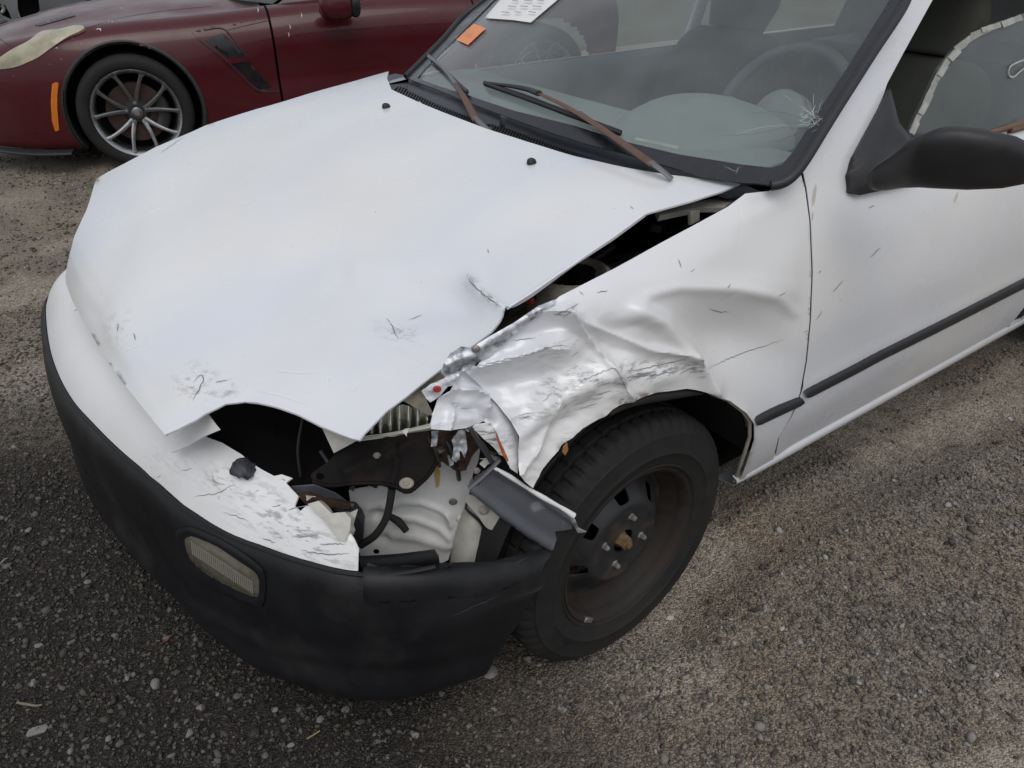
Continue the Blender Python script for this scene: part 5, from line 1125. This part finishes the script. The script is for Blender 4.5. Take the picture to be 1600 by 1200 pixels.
# cabin: dark glass and roof
gridmesh('side_window', lgrid(loft([[(-.95, -.22, .87), (-1.6, -.24, .90), (-2.3, -.26, .90)], [(-1.35, -.36, 1.10), (-1.7, -.40, 1.18), (-2.2, -.40, 1.15)]], 16, 8)), M_blackgloss, red, thick=.004)
gridmesh('windscreen', lgrid(loft([[(-.62, -1.0, .88), (-.68, -.6, .88), (-.92, -.24, .87)], [(-1.25, -1.0, 1.20), (-1.28, -.7, 1.19), (-1.36, -.40, 1.11)]], 16, 8)), glass_mat('smoked_glass', (.3, .34, .33), .1), red, thick=.004)
gridmesh('roof', lgrid(loft([[(-1.26, -1.0, 1.21), (-1.3, -.7, 1.20), (-1.37, -.40, 1.12)], [(-1.8, -1.0, 1.24), (-1.8, -.7, 1.23), (-1.75, -.42, 1.18)], [(-2.9, -1.0, .98), (-2.9, -.6, .97), (-2.6, -.25, .93)]], 16, 14)), M_redpaint, red, thick=.004)
# arch trim ring, liner, splitter, rocker
rp = []
for a in np.linspace(math.radians(-32), math.radians(212), 70):
    u, z = ARC_C[0]+(ARC_R-.004)*math.cos(a), ARC_C[1]+(ARC_R-.004)*math.sin(a); v = 0.
    b = [g for g in G.reshape(-1, 3) if False]
    sh = np.interp(u, [s[0] for s in ST][::-1], [s[1] for s in ST][::-1]); v = sh+np.interp(z, [.135, .17, .30, .44, .56, .66, .735, .782], [-.05, -.02, -.004, 0, -.004, -.022, -.06, -.12]); rp.append((u, v, z))
rp = A(rp)
ringG = np.array([[(ARC_C[0]+(u-ARC_C[0])*f, v+dv, ARC_C[1]+(z-ARC_C[1])*f) for u, v, z in rp] for f, dv in ((1.045, .004), (1.035, .012), (.985, .010), (.975, -.01), (.975, -.10))])
gridmesh('arch_trim', np.array([lw(r) for r in ringG]), M_blacksatin, red, face=vO+vN*5+A((0, 0, .3)))
lathe('wheel_liner', [(.385, -.32), (.385, -.03), ], 40, (lw((0, 0, .335))[0], vU, (0, 0, 1), vN), M_dark, red, a0=math.radians(-35), a1=math.radians(215), thick=.003)
lathe('liner_back', [(.0001, -.30), (.39, -.30)], 32, (lw((0, 0, .335))[0], vU, (0, 0, 1), vN), M_dark, red)
sp = [(1.05, -.75, .12), (.95, -.48, .12), (.80, -.27, .12), (.62, -.12, .12), (.46, -.05, .122), (.40, -.03, .124)]
gridmesh('front_splitter', lgrid(loft([[(x, v-.05, z+.015) for x, v, z in sp], [(x+.01, v+.035, z+.012) for x, v, z in sp], [(x+.01, v+.037, z) for x, v, z in sp], [(x, v-.05, z-.003) for x, v, z in sp]], 30, 10)), M_blacksatin, red, face=vO+vN*5)
gridmesh('side_skirt', lgrid(loft([[(-.42, -.03, .15), (-1.2, -.03, .15), (-2.3, -.02, .15)], [(-.42, .0, .14), (-1.2, .01, .14), (-2.3, .01, .14)], [(-.42, -.03, .10), (-1.2, -.03, .10), (-2.3, -.02, .10)]], 12, 8)), M_blacksatin, red, thick=.004)
plate_v = lgrid(np.array([[(.9, -.5, .14), (-3.2, -.1, .14)], [(.9, -1.5, .14), (-3.2, -1.5, .14)]])); gridmesh('underbody', plate_v, M_dark, red, thick=.02)
# far side closes the body
farG = loft([[(u, -2.0-v, z) for u, v, z in section(*s)] for s in ST+DST[1:]+RST[1:]], 40, 40); cutgrid('far_side', farG, M_redpaint, red, lambda c: False)

def rsheet(name, pl, m, parent, lift=.006, step=4., thick=.004, bv=None, disp=None, sm=True):
    bv = bv or rB; poly = resample(pl, step, closed=True, smooth=sm)
    def mp(q):
        H_ = onmesh(bv, q); P = []; last = None
        for h in H_:
            if h is not None: last = h[0]+(h[1] if h[1]@(CAM-h[0]) > 0 else -h[1])*lift
            P.append(last)
        f = next(p for p in P if p is not None); return A([f if p is None else p for p in P])
    return sheet(name, poly, mp, step, m, parent, disp, thick=thick)
hl = rsheet('headlamp', [(-14, 104), (0, 92), (20, 78), (45, 65), (60, 53), (72, 48.5), (95, 46), (118, 42), (134, 46), (126, 52), (105, 61), (80, 76), (60, 90), (45, 97), (25, 105), (0, 109), (-12, 110)], M_yellowlens, red, .005, 4., .02, disp=lambda q, P: .012*ss(polydist(q, [(0, 100), (60, 70), (130, 46)])*-1/14+1))
hl['label'] = 'yellowed teardrop headlamp of the red car'
rsheet('side_marker', [(82, 131), (88, 128), (92, 130), (90, 150), (90, 170), (93, 203), (87, 205), (82, 190), (80, 160)], M_amber, red, .006, 3., .008, sm=False)['label'] = 'vertical amber side marker'
rsheet('hood_vent', [(55, 40), (80, 31), (112, 20), (118, 25), (90, 33), (62, 41)], M_blackgloss, upper, .004, 3., .004, sm=False)
# fender vents
rsheet('vent_surround', [(299, 50), (318, 46), (350, 40), (424, 31), (352, 48), (384, 88), (396, 98), (440, 138), (437, 142), (402, 141), (372, 112), (345, 88), (312, 64)], M_redpaint, front, .004, 4., .006, sm=False)
for pl in ([(321, 64), (347, 52), (382, 86), (378, 89), (356, 89)], [(364, 101), (386, 94), (424, 136), (405, 139)]):
    rsheet('fender_vent', pl, M_blackgloss, front, .007, 4., .004, sm=False)
rsheet('vent_blade', [(350, 95), (386, 91), (390, 96), (354, 99)], M_redpaint, front, .012, 4., .006, sm=False)
for pl in ([(313, 63), (345, 87), (372, 112), (402, 140), (436, 142)], [(318, 47), (352, 47), (384, 87)]): ribbon('vent_edge', rB, pl, 2.0, M_blacksatin, front, lift=.011, taper=False)
ribbon('nose_seam', rB, [(50, 98), (70, 105), (92, 112)], 1.4, M_gap, front, lift=.001, taper=False)
ribbon('hood_seam', rB, [(0, 61), (10, 68), (20, 75)], 1.6, M_gap, upper, lift=.001, taper=False)
ribbon('hood_seam', rB, [(135, 45), (180, 30), (250, 18), (330, 10)], 1.2, M_gap, upper, lift=.001, taper=False)
M_drop = mat('bird_dropping', (.55, .55, .55), .8)
for x, y, l in ((150, 47, 8), (168, 35, 9), (123, 75, 4), (94, 92, 4), (86, 76, 5), (60, 30, 4), (172, 60, 3), (76, 100, 3), (20, 118, 3), (125, 68, 4), (112, 60, 3), (185, 14, 6)): ribbon('bird_dropping', rB, [(x, y), (x+l*.7, y-l*.3), (x+l, y+l*.25)], 2.6 if l > 7 else 1.3, M_drop, front, lift=.002)
for x, y in ((452, 38), (450, 50), (402, 12), (470, 20)): ribbon('bird_dropping', rdB if x > 440 else rB, [(x, y), (x+2, y+5), (x+1, y+8)], 1.4, M_drop, dr, lift=.002)
# door mirror, folded and broken
mcn = lw((-1.27, .06, .875))[0]
def ell(name, c, r, m, parent, rot=None, n=16):
    V, F_ = [], []
    for i in range(n+1):
        for j in range(2*n):
            t, p = math.pi*i/n, math.pi*j/n; v = A((math.sin(t)*math.cos(p), math.sin(t)*math.sin(p), math.cos(t))); v = np.sign(v)*np.abs(v)**.8; V.append(v*A(r))
    V = A(V)
    if rot is not None: V = V@np.array(rot).T
    F_ = [(i*2*n+j, (i+1)*2*n+j, (i+1)*2*n+(j+1) % (2*n), i*2*n+(j+1) % (2*n)) for i in range(n) for j in range(2*n)]
    return mesh(name, V+A(c), F_, m, parent)
mr_ = ell('door_mirror', mcn, (.11, .075, .085), M_redpaint, red, R3('Z', vst)); ell('mirror_glass', mcn+lw((-.10, .02, 0))[0]-vO+A((0, 0, .0)), (.035, .06, .07), M_blackgloss, mr_, R3('Z', vst))
prism('glass_shard', lw([(-1.36, .085, .90), (-1.39, .085, .93), (-1.41, .085, .89), (-1.38, .085, .86)]), vN, .003, M_steel, mr_)
tube('mirror_stalk', lw([(-1.22, -.10, .84), (-1.24, .0, .85), (-1.26, .05, .86)]), [.04, .03, .035], M_redpaint, mr_, 10)

# wheels of the red car
def red_wheel(u0, R=.327, RR=.2525):
    fr = (lw((u0, 0, R))[0], vU, A((0, 0, 1)), vN)
    def pt(r, a, w): return fr[0]+r*(math.cos(a)*fr[1]+math.sin(a)*fr[2])+w*fr[3]
    k = R/.327
    w = lathe('wheel', [(RR*.80, -.22), (RR*.86, -.20), (RR*.88, -.05), (RR*.90, -.02), (RR*.955, -.006), (RR*.985, .004), (RR, .006), (RR*1.005, -.002), (RR*.99, -.012)], 96, fr, M_alloydark, red, angle=50, flip=True)
    lathe('rim_lip', [(RR*.905, -.018), (RR*.93, -.008), (RR*.96, .000), (RR*.99, .0075), (RR*1.003, .004)], 96, fr, M_alloy, w, angle=50, flip=True)
    lathe('tyre', [(RR*.99, -.02), (RR*1.01, .004), (RR*1.06, .012), (R*.90, .014), (R*.945, .008), (R*.975, -.006), (R*.992, -.025), (R, -.05), (R, -.22), (R*.97, -.26), (RR, -.25)], 120, fr, M_rubber, w, angle=60, flip=True)
    lathe('brake_disc', [(.06, -.06), (.17, -.06), (.172, -.09)], 48, fr, M_disc, w, flip=True); lathe('hub_hat', [(.0001, -.03), (.05, -.03), (.075, -.06), (.08, -.065)], 32, fr, M_blacksatin, w, flip=True)
    lathe('wheel_back', [(.17, -.12), (RR*.88, -.12)], 48, fr, M_dark, w, flip=True)
    for q in range(10):                                                       # ten thin spokes in five splayed pairs
        pr, s = divmod(q, 2); a0 = math.radians(90+72*pr)+(-1, 1)[s]*math.radians(5.5); a1 = math.radians(90+72*pr)+(-1, 1)[s]*math.radians(19.5)
        rows_ = []
        for t in np.linspace(0, 1, 9):
            r = .035+(RR*.94-.035)*t; a = a0+(a1-a0)*t**.8; hw = (.016-.006*t+.010*max(0, t-.85)/.15)/r if t > 0 else .016/r; wz = -.035+.030*t**1.5+.008*math.sin(t*math.pi)
            rows_.append([pt(r, a-hw, wz-.022), pt(r, a-hw*.8, wz), pt(r, a-hw*.25, wz+.003), pt(r, a+hw*.25, wz+.003), pt(r, a+hw*.8, wz), pt(r, a+hw, wz-.022)])
        gridmesh('spoke', A(rows_), M_alloy if q in (4, 5, 6, 7) else M_alloydark, w, face=fr[0]+vN*3, angle=40)  # lower pairs lighter: the light on the spokes is put into their colour
    lathe('centre_cap', [(.0001, -.012), (.026, -.013), (.033, -.018), (.036, -.03)], 32, fr, M_alloydark, w, flip=True)
    prism('cap_emblem', [pt(.016, a, -.010)+fr[2]*0 for a in (.5, 1.2, 1.95, 2.65, 3.9, 5.5)], vN, .002, M_steel, w, bevel=0)
    for q in range(5):
        a = math.radians(90+72*q); lathe('lug_nut', [(.0001, .016), (.008, .015), (.010, .0)], 8, (pt(.058, a, -.035), vU, A((0, 0, 1)), vN), M_steel, w, angle=30, flip=True)
    cal = []
    for t in np.linspace(math.radians(-35), math.radians(35), 12): cal.append([pt(.115, t+math.pi, -.05), pt(.12, t+math.pi, -.035), pt(.175, t+math.pi, -.033), pt(.19, t+math.pi, -.05), pt(.19, t+math.pi, -.11)])
    gridmesh('brake_caliper', A(cal), M_blacksatin, w, face=fr[0]+vN*3)
    return w
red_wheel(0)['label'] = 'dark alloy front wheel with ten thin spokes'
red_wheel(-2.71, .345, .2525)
Mv = Matrix.Translation(Vector(vO)) @ Matrix.Rotation(vst, 4, 'Z'); Mi = Mv.inverted()
def settle(root, Mi):
    for ch in [x for x in COL.objects if x.parent == root]:
        ch.data.transform(Mi)
        for g in [x for x in COL.objects if x.parent == ch]: g.data.transform(Mi)
settle(red, Mi); red.location = vO; red.rotation_euler = (0, 0, vst)

# ------------------------------------------------------------------ grey damaged car at the back
M_greypaint = paint_mat('grey_bumper_paint', (.105, .115, .12), dirt=(.16, .15, .14), dirt_amt=.5, rough=.38, coat=.25)
gO = A((-.05, -9.6, 0)); gcar = thing('grey_car', 'dark grey car with a stripped bumper at the top left corner', 'car')
GY = lambda q: un(q, 1, -9.6)
fas = sheet('front_bumper', [(-60, -10), (-60, 44), (-20, 48), (0, 44), (24, 42), (60, 28), (110, 10), (150, -5), (150, -60), (60, -70), (-60, -60)], GY, 6., M_greypaint, gcar, lambda q, P: -.0006*(q[:, 0]-30)*0+gss(q, 44, 10, 30, 40, 0, .06)+crg(q, [(0, 40), (26, 40), (60, 26)], 4, .03), holes=[resample([(26, -8), (27, 14), (32, 28), (40, 32), (54, 22), (62, 16), (60, 0), (56, -10)], 4., closed=True), resample([(-4, 5), (8, 8), (14, 20), (18, 30), (4, 24), (-4, 14)], 4., closed=True)], thick=.01)
fas['label'] = 'dark grey bumper skin with empty lamp openings'
for pl in ([(24, -12), (64, -12), (64, 34), (24, 34)], [(-8, 2), (20, 2), (20, 34), (-8, 34)]): prism('opening_back', GY(pl)-A((0, .08, 0)), (0, 1, 0), .02, M_dark, gcar)
tube('lamp_bracket', GY([(2, 8), (6, 14), (3, 20)]), .02, M_steel, gcar, 8); tube('opening_lip', GY([(27, 22), (32, 30), (38, 33)])+A((0, .05, 0)), .010, M_steel, gcar, 8)
tube('lower_lip', GY([(-20, 52), (4, 34), (14, 38), (24, 41)])+A((0, .04, 0)), .02, M_blacksatin, gcar, 8)
hd = GY([(-60, -62), (60, -72), (150, -62)])
gridmesh('hood', np.array([hd, hd+A((0, -.5, .12)), hd+A((0, -1.1, .2))]), M_greypaint, gcar, thick=.01)
box('body', gO+A((-.25, -2.4, .55)), (1.6, 3.6, .6), M_greypaint, gcar, None, .12); box('cabin', gO+A((-.25, -2.5, 1.1)), (1.35, 2.0, .55), M_blackgloss, gcar, None, .15)
for sx in (-1, 1): lathe('wheel', [(.0001, .02), (.2, .02), (.21, .04), (.30, .05), (.32, 0), (.32, -.18)], 40, (gO+A((-.25+sx*.74, -.9, .32)), (0, 1, 0), (0, 0, 1), (sx, 0, 0)), M_rubber, gcar)
settle(gcar, Matrix.Translation(Vector(-gO))); gcar.location = gO
# ------------------------------------------------------------------ loose stones and scraps one can pick out
M_pale = mat('pale_limestone', (.19, .185, .175), .85, var=.3, vscale=60, bump=.6, bscale=160)
M_paler = mat('white_stone', (.42, .41, .39), .85, var=.2, vscale=60, bump=.6, bscale=160)
M_greyst = mat('grey_stone', (.105, .105, .10), .85, var=.3, vscale=60, bump=.6, bscale=160)
_bm = bmesh.new(); bmesh.ops.create_icosphere(_bm, subdivisions=2, radius=1.); SPH_V = np.array([v.co[:] for v in _bm.verts]); SPH_F = np.array([[v.index for v in f.verts] for f in _bm.faces]); _bm.free()
def rock(name, px, py, wpx, m, label, group=None, flat=.5, asp=.75, rot=None, seed=None):
    P = un1(px, py, 2, 0.); g = float(gz(A([P[0]]), A([P[1]]))[0]); P = un1(px, py, 2, g); dep = (P-CAM)@FW; s = wpx/FPX*dep*.5
    r_ = np.random.default_rng(seed if seed is not None else int(px*7+py)); pl = r_.standard_normal((9, 3)); pl /= np.linalg.norm(pl, axis=1)[:, None]
    V = SPH_V.copy()
    for n in pl:                                            # chop facets off a ball
        d = V@n; c = r_.uniform(.55, .85); k = d > c; V[k] -= n*((d[k]-c)[:, None])
    V = V*A((1, asp, flat)); a = r_.uniform(0, 6.28) if rot is None else rot; V = V@np.array(R3('Z', a)).T
    o = mesh(name, V*s, SPH_F, m, None, True, angle=28); o.location = (P[0], P[1], g+s*flat*.45); tag(o, label, 'stone', group); return o
rock('flat_stone', 766, 1050, 30, M_pale, 'flat pale rounded stone touching the lower left corner of the black bumper', flat=.35, asp=.85, rot=.6)
rock('flat_stone', 57, 1143, 34, M_pale, 'jagged pale flake of stone at the lower left of the lot', flat=.25, asp=.8)
rock('stone', 243, 1071, 22, M_pale, 'grey blocky stone alone on the dark gravel left of the bumper', flat=.6)
rock('stone', 297, 1146, 19, M_pale, 'pale grey wedge stone below the black bumper beside a second one', flat=.5)
rock('stone', 313, 1107, 17, M_pale, 'pale slanted stone just under the bottom of the black bumper', flat=.5)
rock('stone', 1046, 966, 15, M_paler, 'small white stone on the dirt right of the wheel', flat=.5)
rock('stone', 1222, 983, 11, M_paler, 'small bright white chip on the gravel far right of the wheel', flat=.5)
rock('stone', 1556, 1055, 12, M_paler, 'pale chip at the right edge of the lot', flat=.5)
rock('stone', 1540, 1068, 14, M_pale, 'grey chip beside the pale one at the right edge of the lot', flat=.5)
rock('stone', 1579, 656, 11, M_paler, 'white chip on the gravel beside the door sill at the right edge', flat=.5)
rock('stone', 1232, 1020, 10, M_pale, 'tan chip on the bare dirt below the white chip', flat=.5)
grp = 'loose stones on the gravel'; 
def glab(x, y): return 'small loose grey stone on the '+('gravel left of the black bumper' if x < 260 else 'gravel below the black bumper' if x < 760 else 'dirt below the near wheel' if x < 1080 else 'dirt right of the near wheel' if x < 1330 else 'dirt near the right edge of the lot')
spots = [(133, 898), (137, 911), (95, 955), (155, 1000), (52, 1068), (98, 1076), (233, 1102), (340, 1085), (292, 1128), (275, 1135), (110, 1175), (133, 1169), (220, 1150), (170, 1155), (370, 1088), (400, 1150), (430, 1110), (470, 1110), (415, 1180), (455, 1165), (340, 1190), (300, 1058), (200, 1060), (186, 1165), (20, 1000), (60, 1010), (12, 885), (30, 930), (500, 1125), (560, 1130), (610, 1115), (650, 1150), (720, 1110), (820, 1080), (880, 1110), (940, 1075), (980, 1060), (1010, 1030), (905, 1060), (860, 1140), (1000, 1120), (1100, 1090), (1075, 1010), (1040, 1015), (1110, 960), (1180, 1010), (1020, 1000), (1290, 900), (1350, 960), (1420, 905), (1480, 870), (1300, 1075), (1380, 1060), (1460, 1000), (1520, 960), (1440, 1120), (780, 1150), (690, 1085), (540, 1110), (590, 1160), (30, 640), (22, 700), (60, 780), (100, 830), (45, 830), (15, 560)]
for k, (x, y) in enumerate(spots): rock('stone', x, y, rng.uniform(9, 15), (M_greyst, M_pale, M_greyst)[k % 3], glab(x, y), grp, flat=rng.uniform(.4, .7), asp=rng.uniform(.6, .95))
def gp(px, py, h=.004): P = un1(px, py, 2, 0.); return A((P[0], P[1], float(gz(A([P[0]]), A([P[1]]))[0])+h))
tag(tube('dry_twig', [gp(27, 1100), gp(45, 1103), gp(58, 1105), gp(67, 1103)], [.002, .003, .0025, .0015], mat('dry_wood', (.19, .16, .12), .8), None, 6), 'short dry twig on the dark gravel at lower left', 'twig')
tag(tube('wood_splinter', [gp(3, 886), gp(8, 880), gp(14, 876)], [.002, .003, .0015], mat('grey_wood', (.22, .21, .19), .8), None, 6), 'grey wood splinter at the left edge of the lot', 'splinter')
tag(prism('red_plastic_scrap', [gp(254, 1009, .005), gp(262, 1001, .006), gp(272, 995, .006), gp(263, 1004, .005)], (0, 0, 1), .002, mat('faded_red_plastic', (.16, .05, .045), .7), None), 'dull red plastic scrap on the dark gravel beside the bumper', 'scrap')
tag(tube('dry_straw', [gp(480, 1156), gp(490, 1150), gp(500, 1143)], .0014, mat('straw', (.30, .24, .10), .8), None, 6), 'yellow dry straw on the gravel below the bumper', 'straw')
